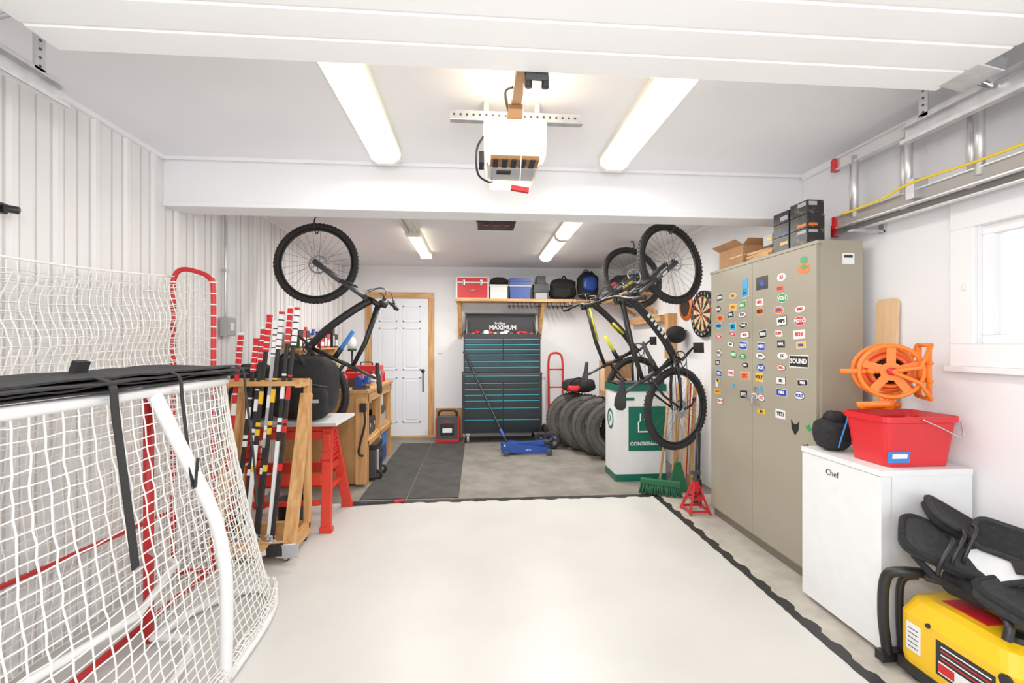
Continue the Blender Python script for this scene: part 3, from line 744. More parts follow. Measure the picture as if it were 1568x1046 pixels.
sheet(-1.46,-1.055,.6,2.20,1.221,.005,BLKM,1);sheet(-1.47,-1.07,.55,2.15,1.232,.005,DGREY,2);sheet(-1.45,-1.05,.7,2.24,1.243,.005,BLKM,3);sheet(-1.47,-1.09,.65,2.18,1.254,.006,GFAB,5)
b.box((-1.3,1.6,1.285),(.02,.05,.04),BLKM,r=(0,.3,0))
for (y,z0,w) in((1.40,.70,.028),(1.70,.95,.015),(2.14,.62,.014)):
    P=catmull([(-1.09,y,1.262),(-1.05,y,1.24),(-1.04,y,1.15),(-1.01,y+.01,.85),(-1.0,y+.02,z0)],5)
    for a_,c_ in zip(P[:-1],P[1:]): b.beam(a_,c_,w,.004,BLKM,up=(1,.01,0))
b.done()
b=B('handlebar_wall_hook');b.bb(-1.885,-1.80,1.72,1.90,1.86,1.90,BLK);b.tube([(-1.80,1.88,1.88),(-1.76,1.9,1.875)],.015,BLK);b.done(.004)
b=B('conduit_junction_box');b.cyl((-1.868,3.55,1.56),(-1.868,3.55,2.30),.011,STEEL,10);b.tube(catmull([(-1.868,3.55,2.30),(-1.868,3.56,2.42),(-1.868,3.62,2.48)],5),.011,STEEL,10)
b.bb(-1.884,-1.83,3.50,3.61,1.42,1.56,GREY);b.bb(-1.83,-1.824,3.505,3.605,1.425,1.555,GREY);b.bb(-1.824,-1.82,3.53,3.58,1.46,1.52,BINW);b.bb(-1.884,-1.85,3.53,3.57,1.9,1.92,STEEL);b.done(.003)

# ------------------------------------------------------------ stick rack
b=B('hockey_stick_rack')
x0,x1,y0,y1=-1.62,-1.17,2.93,3.26
w=.038
for (a,c) in(((x0,y0,.09),(x1,y0,.09)),((x0,y1,.09),(x1,y1,.09))): b.beam(a,c,w,.085,WOODX,up=(0,0,1))
for x in(x0,x1): b.beam((x,y0,.09),(x,y1,.09),w,.085,WOODY,up=(0,0,1))
b.bb(x0,x1,y0,y1,.045,.055,PLY)
b.beam((x1,y1,.09),(x1,y1,1.11),.06,w,WOOD);b.beam((x0,y1,.09),(x0,y1,1.11),.06,w,WOOD)
b.beam((x1,y0+.02,.10),(x1,y1-.02,1.02),w,.075,WOOD);b.beam((x0,y0+.02,.10),(x0,y1-.02,1.02),w,.075,WOOD)
b.beam((x0-.03,y1-.03,1.10),(x1+.02,y1-.03,1.10),w,.05,WOODX,up=(0,0,1));b.beam((x0-.03,y1-.16,1.10),(x1+.02,y1-.16,1.10),w,.03,WOODX,up=(0,0,1))
for x in(x0,x1): b.beam((x,y1-.18,1.10),(x,y1,1.10),w,.05,WOODY,up=(0,0,1))
for k in range(1,6): b.beam((x0+k*.075,y1-.16,1.10),(x0+k*.075,y1-.03,1.10),.015,.02,WOODY,up=(0,0,1))
for x in(x0+.02,x1-.02):
    for y in(y0+.02,y1-.02): b.torus((x,y,.024),(0,1,0),.015,.010,BLK,16,6);b.bb(x-.015,x+.015,y-.02,y+.02,.044,.05,STEEL);b.disc((x,y,.024),(0,1,0),.014,.03,GREY,12)
b.done(.003)
random.seed(5)
# (x, top z, lower shaft, upper shaft, grip tape, print colour)
sticks=[(-1.60,1.42,SR,SR,SR,SW),(-1.50,1.38,SB,SB,SR,SW),(-1.455,1.46,SB,SB,SR,SW),(-1.415,1.54,SW,SB,SR,SY),(-1.37,1.50,SB,GREY,SW,SW),(-1.335,1.56,SB,SB,SW,SY),(-1.28,1.60,SW,SB,SR,SW),(-1.235,1.59,SB,SB,SW,SR)]
for i,(x,zt_,lo_,up_,gr_,pr_) in enumerate(sticks):
    b=B('hockey_stick')
    bot=V((x-.03-.02*(i%2),3.05-.012*i,.10));top=V((x+.03,3.17,zt_))
    if i==0: bot=V((x-.02,3.02,.10))
    W_,H_=.017,.024
    for (t0,t1,m_,k) in((0,.42,lo_,1),(.42,.84,up_,1),(.84,1,gr_,1.25)): b.beam(bot.lerp(top,t0),bot.lerp(top,t1),W_*k,H_*k,m_)
    for (t0,t1) in((.30,.33),(.46,.49),(.50,.52),(.60,.66),(.70,.71)): b.beam(bot.lerp(top,t0),bot.lerp(top,t1),.0176,.0246,pr_)
    for k in range(5): b.beam(bot.lerp(top,.85+k*.03),bot.lerp(top,.856+k*.03),.0225,.0312,SW if gr_ is SR else SB)
    b.beam(top,top+V((0,0,.018)),.025,.032,SR if i%2 else SW)
    P=catmull([bot+V((.0,0,.06)),bot+V((.02,-.025,.01)),bot+V((.07,-.065,-.012)),bot+V((.13,-.09,-.008)),bot+V((.20,-.10,.0))],3)
    m=[SW,GREY,SB][i%3]
    n_=len(P)-1
    for q,(a_,c_) in enumerate(zip(P[:-1],P[1:])): b.beam(a_,c_,.010,.045+.03*min(1,q/4),m if q>n_*.4 else GREY,up=(-.3,.4,1))
    b.done(.002)

# ------------------------------------------------------------ sawhorse
b=B('folding_sawhorse')
sy=3.64;zt_=.76
b.bb(-1.80,-1.10,sy-.035,sy+.035,zt_-.07,zt_,ORED)
b.bb(-1.78,-1.12,sy-.05,sy+.05,zt_-.13,zt_-.07,ORED)
for x in(-1.74,-1.14):
    ex=.06 if x>-1.4 else -.04
    for s_ in(-1,1):
        fy=sy+s_*.27
        b.beam((x,sy+s_*.04,zt_-.05),(x+ex,fy,.02),.075,.03,ORED,up=(0,1,0))
        b.box((x+ex,fy,.025),(.09,.05,.04),ORED)
    b.beam((x+.02,sy-.15,.42),(x+.02,sy+.15,.42),.03,.05,ORED);b.beam((x+.03,sy-.20,.27),(x+.03,sy+.20,.27),.03,.03,ORED)
    for k in range(4): b.bb(x-.03,x+.05,sy-.06-.025*k,sy+.06+.025*k,.66-.06*k,.675-.06*k,RED)
    b.bb(x-.02,x+.03,sy-.10,sy+.10,.50,.68,ORED)
for s_ in(-1,1): b.beam((-1.74,sy+s_*.18,.36),(-1.14,sy+s_*.18,.36),.03,.08,ORED);b.beam((-1.74,sy+s_*.22,.20),(-1.14,sy+s_*.22,.20),.03,.035,ORED)
b.done(.004)
b=B('white_board_panel');b.bb(-1.84,-1.02,3.40,3.90,.762,.785,BINW);b.bb(-1.84,-1.02,3.398,3.40,.762,.785,GREY);b.done(.002)
b=B('hockey_gear_bag')
b.blob((-1.34,3.66,1.03),(.24,.20,.235),FAB,.5,.035,seed=2);b.blob((-1.22,3.47,.92),(.12,.05,.12),FAB,.5,.03,seed=4)
b.tube(catmull([(-1.46,3.5,1.15),(-1.43,3.46,1.27),(-1.32,3.46,1.28),(-1.26,3.5,1.16)],6),.014,FAB,6)
b.tube(catmull([(-1.56,3.52,1.0),(-1.35,3.44,1.08),(-1.11,3.48,1.04)],6),.006,DGREY,6)
b.bb(-1.24,-1.15,3.415,3.425,.93,.955,GREY);b.done()
b=B('equipment_duffel_bag');b.blob((-1.72,3.66,1.0),(.12,.19,.21),FAB,.6,.04,seed=9)
b.tube(catmull([(-1.8,3.5,1.0),(-1.74,3.45,1.14),(-1.65,3.5,1.02)],6),.012,BLKM,6);b.done()
b=B('black_bucket');b.lathe((-1.42,3.62,.005),(0,0,1),[(.001,0),(.09,0),(.115,.15),(.12,.15),(.12,.165),(.105,.165),(.085,.01),(.001,.01)],BLK,24);b.done()

# ------------------------------------------------------------ workbench
b=B('workbench')
bx0,bx1,by0,by1,bz1=-1.86,-1.05,4.46,5.72,.92
b.bb(bx0,bx1+.02,by0-.02,by1,bz1-.035,bz1,PLY);b.bb(bx0,bx1-.02,by0,by0+.018,.02,bz1-.035,PLY)
for x in(bx0+.045,bx1-.045):
    for y in(by0+.06,(by0+by1)/2,by1-.045): b.bb(x-.045,x+.045,y-.02,y+.02,0,bz1-.035,WOOD)
b.bb(bx1-.04,bx1,by0+.02,by1,bz1-.13,bz1-.035,WOODY);b.bb(bx0,bx1-.02,by0+.02,by1,.42,.44,PLY);b.bb(bx1-.04,bx1,by0+.02,by1,.36,.42,WOODY)
b.bb(bx1-.10,bx1,by0-.035,by0-.0,.02,.84,WOOD)
b.tube(catmull([(bx1-.02,by0-.07,.80),(bx1-.0,by0-.08,.62),(bx1-.06,by0-.07,.35),(bx1-.02,by0-.06,.3)],6),.012,BLKM,6);b.bb(bx1-.05,bx1+.01,by0-.09,by0-.05,.72,.80,BLK)
b.done(.004)
def toolbox(name,c,d,m,lid):
    b=B(name);x,y,z=c;w,dp,h=d
    b.bb(x-w/2,x+w/2,y-dp/2,y+dp/2,z,z+h*.6,m);b.box((x,y,z+h*.8),(w*1.02,dp*1.02,h*.38),lid,taper=1.0)
    b.tube(catmull([(x-w*.2,y,z+h),(x-w*.17,y,z+h*1.16),(x+w*.17,y,z+h*1.16),(x+w*.2,y,z+h)],5),.008,BLK,6)
    for s_ in(-.3,.3): b.bb(x+w*s_-.012,x+w*s_+.012,y-dp/2-.012,y-dp/2,z+h*.48,z+h*.72,CHR);b.bb(x+w/2,x+w/2+.01,y+dp*s_-.012,y+dp*s_+.012,z+h*.48,z+h*.72,CHR)
    return b.done(.005)
toolbox('red_toolbox',(-1.24,5.25,.922),(.32,.24,.20),RED,RED);toolbox('portable_toolbox',(-1.30,4.85,.922),(.26,.2,.14),DGREY,RED)
toolbox('plastic_tool_case',(-1.20,4.80,.442),(.24,.30,.16),DGREY,BLK);toolbox('plastic_tool_case',(-1.20,5.30,.442),(.24,.40,.20),GREY,BLK)
b=B('wheeled_tool_case');b.bb(-1.34,-1.00,4.60,4.92,.03,.32,DGREY);b.box((-1.17,4.76,.335),(.35,.33,.05),BLK)
for y in(4.66,4.88): b.torus((-.99,y,.05),(0,1,0),.035,.014,RUB,20,8)
b.bb(-1.0,-.985,4.68,4.86,.12,.28,BLK);b.bb(-.99,-.98,4.72,4.82,.2,.25,DGREY);b.bb(-1.0,-.98,4.64,4.67,.1,.3,GREY);b.done(.008)
toolbox('blue_storage_tote',(-1.22,5.35,.01),(.28,.40,.3),BLUE,BLUEL)
def bottle(name,c,r,h,m,cap):
    b=B(name);b.lathe(c,(0,0,1),[(.001,0),(r,0),(r,h*.65),(r*.4,h*.82),(r*.35,h*.85)],m,16);b.lathe(V(c)+V((0,0,h*.85)),(0,0,1),[(r*.42,0),(r*.42,h*.15),(.001,h*.15)],cap,12);b.done()
for i,(x,y,h,m,c) in enumerate([(-1.45,4.6,.22,RED,BLK),(-1.52,4.72,.26,BINW,RED),(-1.53,5.0,.18,BLUE,BINW),(-1.5,5.1,.24,GREY,YEL),(-1.48,5.45,.22,RED,BINW),(-1.12,5.02,.14,BINW,BLK),(-1.12,5.50,.16,RED,BLK),(-1.2,5.6,.2,GREEN,BINW),(-1.32,4.66,.17,RED,RED),(-1.28,5.03,.19,ORED,BLK)]): bottle('spray_bottle',(x,y,.921),.035,h,m,c)
b=B('bench_vise');b.bb(-1.20,-1.06,4.50,4.62,.92,.95,DGREY);b.bb(-1.17,-1.10,4.50,4.62,.95,1.02,BLUE);b.bb(-1.09,-1.05,4.50,4.62,.98,1.05,BLUE);b.cyl((-1.05,4.56,.99),(-.98,4.56,.99),.012,CHR);b.cyl((-.985,4.50,.99),(-.985,4.62,.99),.006,CHR);b.bb(-1.16,-1.13,4.50,4.62,1.02,1.05,BLUE);b.done(.004)
b=B('supply_shelf');b.bb(-1.884,-1.70,4.55,5.9,1.30,1.32,WOODY)
for yy in(4.7,5.7): b.bb(-1.884,-1.72,yy-.01,yy+.01,1.2,1.3,WOOD)
rr=random.Random(3)
yy=4.6
while yy<5.8:
    w_=rr.uniform(.06,.12);h_=rr.uniform(.1,.24);m=rr.choice([RED,BLUE,BINW,BLK,GREY,GREEN,BLK,ORED,DGREY]);
    if rr.random()<.5: b.lathe((-1.79,yy+w_/2,1.321),(0,0,1),[(.001,0),(w_*.45,0),(w_*.45,h_*.7),(w_*.2,h_*.85),(w_*.2,h_),(.001,h_)],m,14)
    else: b.bb(-1.85,-1.73,yy,yy+w_,1.321,1.321+h_,m);b.bb(-1.729,-1.728,yy+.01,yy+w_-.01,1.34,1.32+h_*.6,BINW)
    yy+=w_+.012
b.done()
b=B('safety_lantern');b.lathe((-1.60,6.0,1.30),(0,0,1),[(.001,0),(.05,0),(.06,.06),(.05,.12),(.03,.15),(.001,.15)],SW,16);b.lathe((-1.60,6.0,1.27),(0,0,1),[(.001,0),(.055,0),(.055,.03)],GREEN,16);b.cyl((-1.60,6.0,1.27),(-1.60,6.0,.0),.012,BLK,8);b.disc((-1.6,6.0,.01),(0,0,1),.12,.02,BLK);b.done()

b=B('hockey_stick');y=3.90;b.beam((-1.06,y,.018),(-.70,y+.05,.018),.022,.018,SB);b.beam((-.70,y+.05,.018),(-.62,y+.065,.018),.024,.020,SR);b.beam((-.98,y+.012,.018),(-.93,y+.02,.018),.0225,.0185,SBL);b.done(.002)

# ------------------------------------------------------------ rolling tool chest
b=B('rolling_tool_chest')
tx0,tx1,ty0,ty1=-.20,.90,6.22,6.68
b.bb(tx0,tx1,ty0+.02,ty1,.14,.96,BLK);b.bb(tx0+.02,tx1-.02,ty0+.03,ty1,.965,1.44,BLK)
b.bb(tx0-.005,tx1+.005,ty0+.01,ty1,.94,.965,DGREY)
def drawer(x0,x1,z0,z1,m=None):
    b.bb(x0,x1,ty0+.0,ty0+.03,z0,z1,m or DRB);b.bb(x0,x1,ty0-.008,ty0,z1-.010,z1-.002,TEAL)
ms=.36
rows=[(1.37,1.43),(1.30,1.36),(1.23,1.29),(1.14,1.22)]
for z0,z1 in rows: drawer(tx0+.04,ms-.006,z0,z1,TEALD);drawer(ms+.006,tx1-.04,z0,z1,TEALD)
drawer(tx0+.04,tx1-.04,1.06,1.13,TEALD);drawer(tx0+.04,tx1-.04,.98,1.05,TEALD)
for z0,z1 in((.84,.93),):drawer(tx0+.04,tx1-.04,z0,z1)
for z0,z1 in((.76,.83),(.68,.75),(.60,.67),(.50,.59)): drawer(tx0+.04,ms-.006,z0,z1);drawer(ms+.006,tx1-.04,z0,z1)
for z0,z1 in((.34,.49),(.17,.33)): drawer(tx0+.04,ms-.006,z0,z1);drawer(ms+.006,tx1-.04,z0,z1)
for x in(tx0+.08,tx1-.08):
    for y in(ty0+.07,ty1-.06): b.torus((x,y,.058),(1,0,0),.042,.016,GREY if x<0 else BLK,20,8);b.disc((x,y,.058),(1,0,0),.04,.03,GREY,16);b.bb(x-.03,x+.03,y-.03,y+.03,.11,.14,STEEL)
b.tube(catmull([(tx1,ty0+.06,.88),(tx1+.045,ty0+.08,.88),(tx1+.045,ty1-.08,.88),(tx1,ty1-.06,.88)],4),.012,CHR,8)
b.bb(tx0+.02,tx1-.02,ty0+.03,ty0+.05,1.44,1.50,BLK)
for x in(tx0+.02,tx1-.035): b.prism([(x,ty0+.03,1.44),(x,ty1-.02,1.44),(x,ty1-.02,1.56),(x,ty0+.05,1.50)],(.015,0,0),BLK)
LY=ty1-.03
b.prism([(tx0+.02,LY,1.46),(tx1-.02,LY,1.46),(tx1-.04,LY,1.80),(tx0+.04,LY,1.80)],(0,.03,0),BLK)
b.bb(tx0+.03,tx1-.03,LY-.10,LY+.02,1.79,1.81,BLK)
for x in(tx0+.06,tx1-.06): b.cyl((x,ty0+.12,1.48),(x,LY-.02,1.72),.009,STEEL,8)
b.text('MAXIMUM',face_M((.38,LY-.004,1.60),(0,-1,0)),.085,SW,.003);b.text('ProShop',face_M((.34,LY-.004,1.665),(0,-1,0)),.045,SW,.001)
b.bb(tx0+.06,tx1-.06,ty0+.06,LY-.02,1.46,1.462,DGREY)
rr=random.Random(8)
for i in range(16):
    x=tx0+.1+i*.058;m=rr.choice([RED,DGREY,BINW,RED,GREY,BLK,ORED])
    b.blob((x,ty0+.12+rr.uniform(0,.1),1.49+rr.uniform(0,.03)),(rr.uniform(.03,.06),.04,rr.uniform(.02,.045)),m,.7,.1,nu=12,nv=8,rz=rr.random()*3)
b.done(.003)

# floor jack
b=B('floor_jack')
for s_ in(-.09,.09): b.prism([(.30,5.62+s_,.03),(.92,5.62+s_,.03),(.92,5.62+s_,.07),(.75,5.62+s_,.11),(.42,5.62+s_,.15),(.30,5.62+s_,.13)],(0,.012,0),BLUE)
b.bb(.34,.50,5.55,5.70,.06,.14,BLUE);b.beam((.45,5.62,.12),(.84,5.62,.14),.07,.04,BLUE);b.lathe((.86,5.62,.13),(0,0,1),[(.001,0),(.045,0),(.055,.03),(.001,.03)],DGREY,18)
b.cyl((.34,5.52,.12),(.34,5.72,.12),.012,STEEL)
for x,r_ in((.36,.032),(.88,.038)):
    for s_ in(-1,1): b.lathe((x,5.62+s_*.12,r_),(0,1,0),[(.001,-.018),(r_,-.018),(r_,.018),(.001,.018)],DGREY,20)
b.cyl((.88,5.5,.038),(.88,5.74,.038),.01,STEEL)
b.tube([(.38,5.63,.13),(.30,5.75,.28),(-.16,6.12,1.24)],.014,BLK,8);b.tube([(-.06,6.04,1.02),(-.17,6.125,1.26)],.019,BLKM,8);b.tube([(.34,5.69,.20),(.30,5.75,.28)],.019,BLUE,8)
b.text('JACK',face_M((.63,5.528,.065),(0,-1,0)),.03,BINW,.0)
b.done(.003)
b=B('chrome_wheel_dolly')
for x,y,r_ in((.86,6.00,.10),(.97,5.84,.12)):
    b.torus((x,y,r_),(-.4,-1,0),r_-.032,.032,RUB,32,10);b.disc((x,y,r_),(-.4,-1,0),r_-.045,.06,CHR,24);b.lathe(V((x,y,r_))+V((-.015,-.035,0)),(-.4,-1,0),[(.03,0),(.02,.03),(.001,.03)],BLK,16)
b.cyl((.86,6.00,.10),(.97,5.84,.12),.015,STEEL);b.done()
b=B('hand_truck')
P=catmull([(1.02,6.38,.08),(1.02,6.4,.7),(1.02,6.42,1.1),(1.06,6.43,1.22),(1.18,6.43,1.22),(1.22,6.42,1.1),(1.22,6.4,.7),(1.22,6.38,.08)],6)
b.tube(P,.016,RED,8)
for z in(.25,.5,.75,1.0): b.tube([(1.02,6.4,z),(1.22,6.4,z)],.011,RED,8)
b.bb(1.0,1.24,6.2,6.37,.005,.015,RED)
for x in(.97,1.27): b.torus((x,6.48,.11),(1,0,0),.08,.03,RUB,28,8);b.disc((x,6.48,.11),(1,0,0),.055,.03,RED)
b.cyl((.97,6.48,.11),(1.27,6.48,.11),.01,STEEL);b.tube([(1.02,6.4,.5),(1.02,6.48,.11)],.01,RED,8);b.tube([(1.22,6.4,.5),(1.22,6.48,.11)],.01,RED,8);b.done()
b=B('battery_jump_starter');b.bb(-.55,-.26,6.32,6.50,.02,.36,DGREY);b.bb(-.57,-.24,6.31,6.51,.01,.05,RED);b.bb(-.50,-.31,6.315,6.32,.10,.26,BLK);b.bb(-.47,-.34,6.31,6.316,.14,.20,BINW)
b.tube(catmull([(-.53,6.41,.34),(-.52,6.41,.42),(-.40,6.41,.44),(-.29,6.41,.42),(-.28,6.41,.34)],5),.016,BLK,8);b.bb(-.57,-.54,6.33,6.49,.05,.34,RED);b.bb(-.27,-.24,6.33,6.49,.05,.34,RED)
b.text('PRO',face_M((-.405,6.312,.29),(0,-1,0)),.05,SR,.001);b.done(.008)

# ------------------------------------------------------------ tires
for i in range(4):
    y=5.24+i*.245;x=1.63-i*.115;R_=.36
    b=B('car_tire');axis=V((.28,1,0)).normalized();c=(x,y,R_)
    side=[(.19,-.085),(.205,-.100),(.24,-.108),(.29,-.110),(.33,-.098),(.350,-.075)]
    b.lathe(c,axis,side,TRUB2,52);b.lathe(c,axis,[(r,-z) for r,z in side],TRUB2,52)
    b.lathe(c,axis,[(.350,-.075),(.350,.075)],TRUB,52);b.lathe(c,axis,[(.19,-.085),(.20,-.06),(.30,-.07),(.30,.07),(.20,.06),(.19,.085)],TRUB,52)
    for r_ in(.232,.30): b.torus(V(c)-axis*.107,axis,r_,.0045,TRUB,44,5)
    xx,yy_=frame(axis)
    for k in range(52):
        for s_ in(-.066,-.023,.023,.066):
            a=2*math.pi*(k+(.5 if s_>0 else 0))/52;d=xx*math.cos(a)+yy_*math.sin(a)
            p=V(c)+d*.353+axis*s_;b.beam(p-axis*.015,p+axis*.015,.022,.014,TRUB,up=tuple(d))
    b.done()
b=B('black_duffel_bag');b.blob((1.33,5.86,.825),(.20,.20,.085),FAB,.6,.08,seed=3);b.blob((1.22,5.68,.80),(.08,.06,.04),RED,.7,.1,seed=3);b.tube(catmull([(1.15,5.7,.80),(1.2,5.65,.90),(1.3,5.68,.93),(1.4,5.75,.88)],5),.012,FAB,6);b.done()
b=B('plywood_crate');b.bb(1.50,1.84,5.22,5.50,.735,1.16,CARD);b.bb(1.498,1.50,5.26,5.46,.8,1.1,LWOOD);b.bb(1.52,1.82,5.218,5.22,.92,.96,LWOOD);b.done(.004)

# ------------------------------------------------------------ recycling bin
b=B('recycling_bin')
rx0,rx1,ry0,ry1,rh=1.37,1.88,4.41,4.76,.96
b.bb(rx0,rx1,ry0,ry1,.01,rh,BINW);b.bb(rx0-.004,rx1+.004,ry0-.004,ry1+.004,.005,.07,GRN);b.bb(rx0-.006,rx1+.006,ry0-.006,ry1+.006,rh-.07,rh,GRN);b.bb(rx0+.03,rx1-.03,ry0+.03,ry1-.03,rh,rh+.012,DGREY)
b.bb(rx0+.13,rx1-.004,ry0-.003,ry0,.30,.74,GRN)
yy=ry0-.008
P=[(1.62,yy,.67),(1.62,yy,.60),(1.60,yy,.585),(1.60,yy,.49),(1.73,yy,.49),(1.73,yy,.585),(1.70,yy,.61)]
b.tube(P,.008,SW,6);b.tube([(1.66,yy,.66),(1.70,yy,.66),(1.72,yy,.64),(1.70,yy,.61),(1.66,yy,.61)],.008,SW,6);b.prism([(1.69,yy,.59),(1.66,yy,.61),(1.69,yy,.635)],(0,.004,0),SW)
b.text('CONSIGNaction',face_M((1.69,ry0-.005,.37),(0,-1,0)),.050,SW,.0012)
b.torus((rx0-.004,4.58,.60),(1,0,0),.09,.012,GRN,32,6,rb=.002);b.text('X',face_M((rx0-.004,4.58,.60),(-1,0,0)),.10,GRN)
b.bb(1.40,1.56,ry0-.003,ry0,.80,.83,GRN);b.done(.004)

# brooms, jack stands
b=B('push_broom');b.tube([(1.66,4.02,.12),(1.82,4.12,1.15)],.012,WOOD,8);b.box((1.645,3.98,.115),(.34,.06,.04),GREEN,r=(0,0,-.5))
for i in range(22):
    for k in(-.02,0,.02):
        t=(i/21-.5)*.32;c=V((1.645+t*math.cos(-.5)-k*math.sin(-.5),3.98+t*math.sin(-.5)+k*math.cos(-.5),.10));b.tube([c,c+V((random.uniform(-.015,.015)-.01+t*.15,-.02,-.088))],.007,GREEN,4)
b.done()
b=B('corn_broom');b.tube([(1.86,4.10,.30),(1.95,4.25,1.3)],.012,WOOD,8);b.prism([(1.76,4.06,.01),(1.94,4.04,.01),(1.89,4.09,.26),(1.84,4.09,.26)],(0,.03,0),GREEN);b.done()
b=B('wood_pole_bundle')
for i,(x,y) in enumerate(((1.95,4.22),(1.99,4.28),(2.04,4.20),(2.08,4.26),(2.12,4.22))): b.beam((x-.08,y,.0),(x,y+.05,.98+.05*(i%3)),.028,.028,[WOOD,BLUEL,LWOOD,RED,WOOD][i])
b.done()
b=B('snow_brush');b.tube([(1.86,3.72,.05),(1.90,3.78,.6)],.022,BLK,8);b.bb(1.84,1.88,3.68,3.76,.0,.22,BLKM);b.done()
b=B('jack_stand');c=V((1.765,3.56,0))
for sx in(-1,1):
    for sy_ in(-1,1): b.beam(c+V((sx*.085,sy_*.085,.0)),c+V((sx*.02,sy_*.02,.22)),.032,.008,RED)
for z,k in((.03,.08),(.12,.05)):
    for sx in(-1,1): b.beam(c+V((sx*k,-k,z)),c+V((sx*k,k,z)),.008,.02,RED);b.beam(c+V((-k,sx*k,z)),c+V((k,sx*k,z)),.008,.02,RED)
b.bb(c.x-.022,c.x+.022,c.y-.022,c.y+.022,.17,.25,RED);b.bb(c.x-.012,c.x+.012,c.y-.012,c.y+.012,.25,.31,DGREY);b.box((c.x,c.y,.32),(.08,.03,.025),DGREY);b.done(.002)

# dart board & wall bits
b=B('dartboard');c=V((2.155,4.22,1.65))
b.lathe(c,(-1,0,0),[(.001,-.045),(.225,-.045),(.225,.0),(.001,.0)],BLK,40)
for k in range(20):
    a0=2*math.pi*k/20;a1=2*math.pi*(k+1)/20
    for (r0,r1,ma,mb) in((.02,.10,SB,LWOOD),(.10,.11,SR,SG),(.11,.16,SB,LWOOD),(.16,.172,SR,SG)):
        m=ma if k%2 else mb
        P=[(r0,a0),(r1,a0),(r1,a1),(r0,a1)]
        b.add([V((c.x-.002,c.y+r*math.cos(a),c.z+r*math.sin(a))) for r,a in P],[(0,1,2,3)],m)
b.disc(c-V((.002,0,0)),(1,0,0),.018,.003,SR,16)
for k in range(20):
    a=2*math.pi*k/20;b.text(str(k+1),face_M((c.x-.003,c.y+.197*math.cos(a),c.z+.197*math.sin(a)),(-1,0,0)),.035,SW)
b.done()
b=B('round_sign');b.lathe((2.18,4.62,1.75),(-1,0,0),[(.001,-.02),(.14,-.02),(.14,0),(.001,0)],SO,32);b.lathe((2.175,4.62,1.75),(-1,0,0),[(.001,0),(.10,0)],SB,32);b.done()
b=B('baseball_cap')
b.blob((2.08,4.62,1.46),(.10,.10,.09),FAB,.9,.03);b.box((1.98,4.56,1.44),(.10,.15,.012),FAB,r=(0,.3,.2));b.tube([(2.15,4.62,1.5),(2.2,4.62,1.5)],.008,BLK);b.done()
b=B('wooden_tool_rack');b.bb(2.10,2.199,5.1,6.2,1.62,1.70,WOODY);b.bb(2.10,2.199,4.86,4.96,1.2,1.7,WOOD);b.done(.003)

# ------------------------------------------------------------ shelves
b=B('storage_plank_shelf')
b.bb(-.30,2.19,6.36,YB-.001,1.965,1.99,WOODX);b.bb(-.30,1.40,6.34,6.36,1.955,1.995,WOODX)
b.bb(1.80,2.19,5.35,6.36,1.965,1.99,WOODY);b.bb(1.79,1.81,5.35,6.36,1.93,2.0,WOODY)
for y in(5.4,6.1): b.beam((1.85,y,1.955),(2.17,y,1.75),.04,.04,WOOD)
b.done(.003)
for x in(-.25,.94):
    b=B('shelf_bracket');b.beam((x,6.42,1.955),(x+(.02 if x<0 else -.01),YB-.03,1.50),.05,.04,WOOD);b.bb(x-.025,x+.025,YB-.03,YB-.001,1.45,1.964,WOOD);b.done(.003)
b=B('hanging_clamps')
x=.46
while x<1.38:
    if abs(x-.94)>.04: b.tube([(x,6.50,1.964),(x,6.50,1.91)],.005,BLK,5);b.box((x,6.46,1.90),(.035,.10,.022),BLK);b.box((x+.01,6.42,1.885),(.025,.02,.05),BLK)
    x+=.062
b.done()
def cooler(name,c,d,m,lid):
    b=B(name);x,y,z=c;w,dp,h=d
    b.box((x,y,z+h*.4),(w,dp,h*.8),m,taper=.92);b.box((x,y,z+h*.88),(w*1.04,dp*1.04,h*.16),lid);b.bb(x-w*.3,x+w*.3,y-dp/2-.012,y-dp/2,z+h*.55,z+h*.62,lid)
    b.tube([(x-w*.52,y-.02,z+h*.85),(x-w*.52,y-dp*.55,z+h*.6),(x+w*.52,y-dp*.55,z+h*.6),(x+w*.52,y-.02,z+h*.85)],.008,BINW,6);b.done(.01)
b=B('red_storage_trunk')
b.bb(-.28,.16,6.38,6.64,1.995,2.29,RED)
for x in(-.28,.16): b.bb(x-.01,x+.01,6.37,6.65,1.992,2.30,BINW)
for z in(1.998,2.22,2.29): b.bb(-.285,.165,6.37,6.65,z-.004,z+.008,BINW)
for x in(-.18,.06): b.bb(x-.015,x+.015,6.362,6.372,2.18,2.26,CHR)
b.tube([(-.10,6.365,2.12),(-.09,6.34,2.11),(-.03,6.34,2.11),(-.02,6.365,2.12)],.006,CHR,6);b.done(.003)
b=B('helmet_storage_box');b.bb(.19,.43,6.40,6.64,1.992,2.20,BINW);b.bb(.18,.44,6.39,6.65,2.17,2.195,BINW);b.blob((.32,6.5,2.25),(.13,.11,.065),FAB,.9,.03);b.box((.33,6.40,2.235),(.14,.08,.01),FAB,r=(.1,0,0));b.done(.004)
cooler('blue_cooler',(.61,6.50,1.992),(.30,.24,.31),BLUE,BLUE);b=B('grey_speaker_box')
b.bb(.81,1.02,6.42,6.62,1.992,2.22,DGREY);b.bb(.80,1.03,6.41,6.63,2.10,2.13,BLK);b.bb(.83,1.0,6.414,6.42,2.0,2.09,GREY);b.tube([(.84,6.5,2.22),(.85,6.5,2.28),(.98,6.5,2.28),(.99,6.5,2.22)],.012,BLK,6);b.bb(.85,.98,6.44,6.60,2.221,2.33,DGREY);b.done(.004)
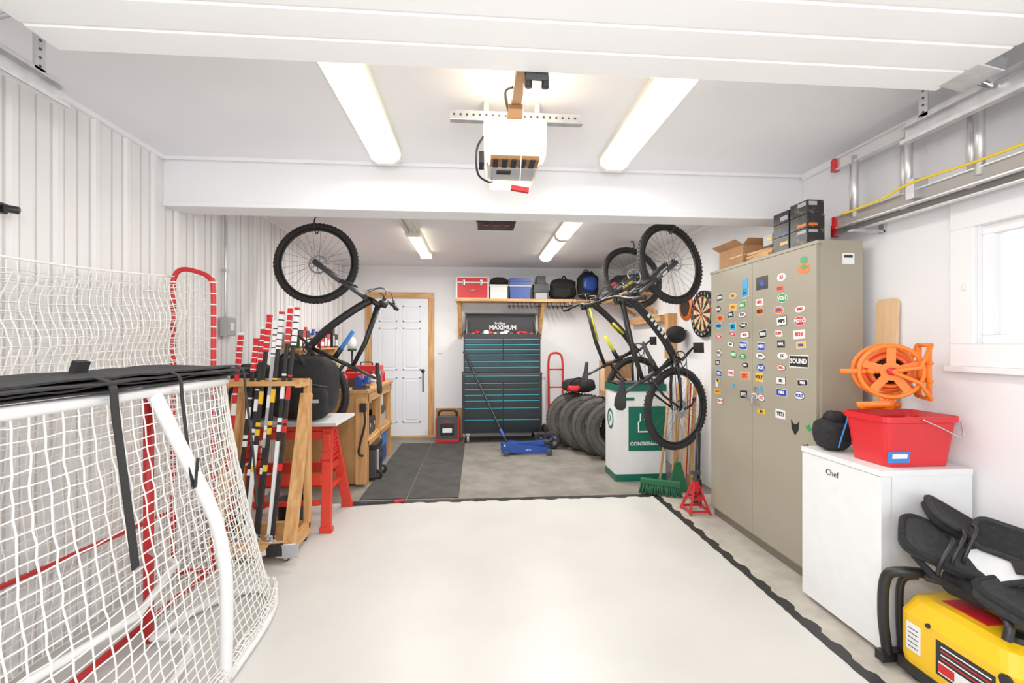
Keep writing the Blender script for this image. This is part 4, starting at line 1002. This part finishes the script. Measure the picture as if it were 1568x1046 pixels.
b=B('black_backpack');b.blob((1.24,6.50,2.15),(.19,.12,.155),FAB,.7,.10,seed=1);b.blob((1.22,6.39,2.09),(.14,.06,.08),FAB,.7,.08,seed=3);b.tube(catmull([(1.2,6.45,2.26),(1.24,6.42,2.33),(1.30,6.45,2.26)],5),.01,FAB,6);b.done()
b=B('blue_backpack');b.blob((1.60,6.48,2.20),(.15,.13,.20),FAB,.7,.08,seed=7);b.blob((1.60,6.36,2.22),(.10,.05,.10),BLUE,.6,.05,seed=2);b.tube(catmull([(1.5,6.42,2.36),(1.55,6.38,2.42),(1.62,6.42,2.36)],5),.01,BLUE,6);b.done()
b=B('camping_duffel_bag');b.blob((1.98,6.05,2.14),(.16,.26,.145),FAB,.6,.05,seed=5);b.blob((1.84,5.95,2.12),(.04,.1,.07),RED,.7,.05,seed=5);b.done()
b=B('sleeping_bag_roll');b.blob((1.98,5.60,2.115),(.14,.17,.12),GFAB,.7,.04,seed=6)
for y in(5.52,5.68): b.torus((1.98,y,2.115),(0,1,0),.13,.006,BLUEL,24,6)
b.done()

# ------------------------------------------------------------ lights, world, camera
w=bpy.data.worlds.new('World');scene.world=w;w.use_nodes=True
bg=w.node_tree.nodes['Background'];bg.inputs['Color'].default_value=(.98,.99,1,1);bg.inputs['Strength'].default_value=1.6
def area(name,loc,sx,sy,e,col,rot=(0,0,0)):
    L=bpy.data.lights.new(name,'AREA');L.shape='RECTANGLE';L.size=sx;L.size_y=sy;L.energy=e;L.color=col
    o=bpy.data.objects.new(name,L);o.location=loc;o.rotation_euler=rot;scene.collection.objects.link(o);return o
for x,y,e in((-.535,2.12,9),(.835,2.12,9),(-.62,5.1,25),(.88,4.0,19),(.88,5.2,25)): area('fluorescent_tube_light',(x,y,2.40),.14,1.1,e,(1,.97,.92))
L=bpy.data.lights.new('opener_bulb','POINT');L.energy=4;L.color=(1,.8,.55);L.shadow_soft_size=.05;o=bpy.data.objects.new('opener_bulb',L);o.location=(ox,1.90,2.42);scene.collection.objects.link(o)
L=bpy.data.lights.new('fill_light','POINT');L.energy=52;L.color=(1,.99,.985);L.shadow_soft_size=.15;o=bpy.data.objects.new('fill_light',L);o.location=(-.1,-.25,1.75);scene.collection.objects.link(o)  # added fill lamp just behind the camera, evens out the front area

cam=bpy.data.cameras.new('Camera');cam.lens=16;cam.sensor_width=36;cam.shift_y=4/1568;cam.clip_start=.02
co=bpy.data.objects.new('Camera',cam);co.location=(0,0,1.36);co.rotation_euler=(rad(90),0,rad(-4.43));scene.collection.objects.link(co);scene.camera=co
scene.view_settings.view_transform='Standard';scene.view_settings.exposure=0.27;scene.view_settings.gamma=1.12
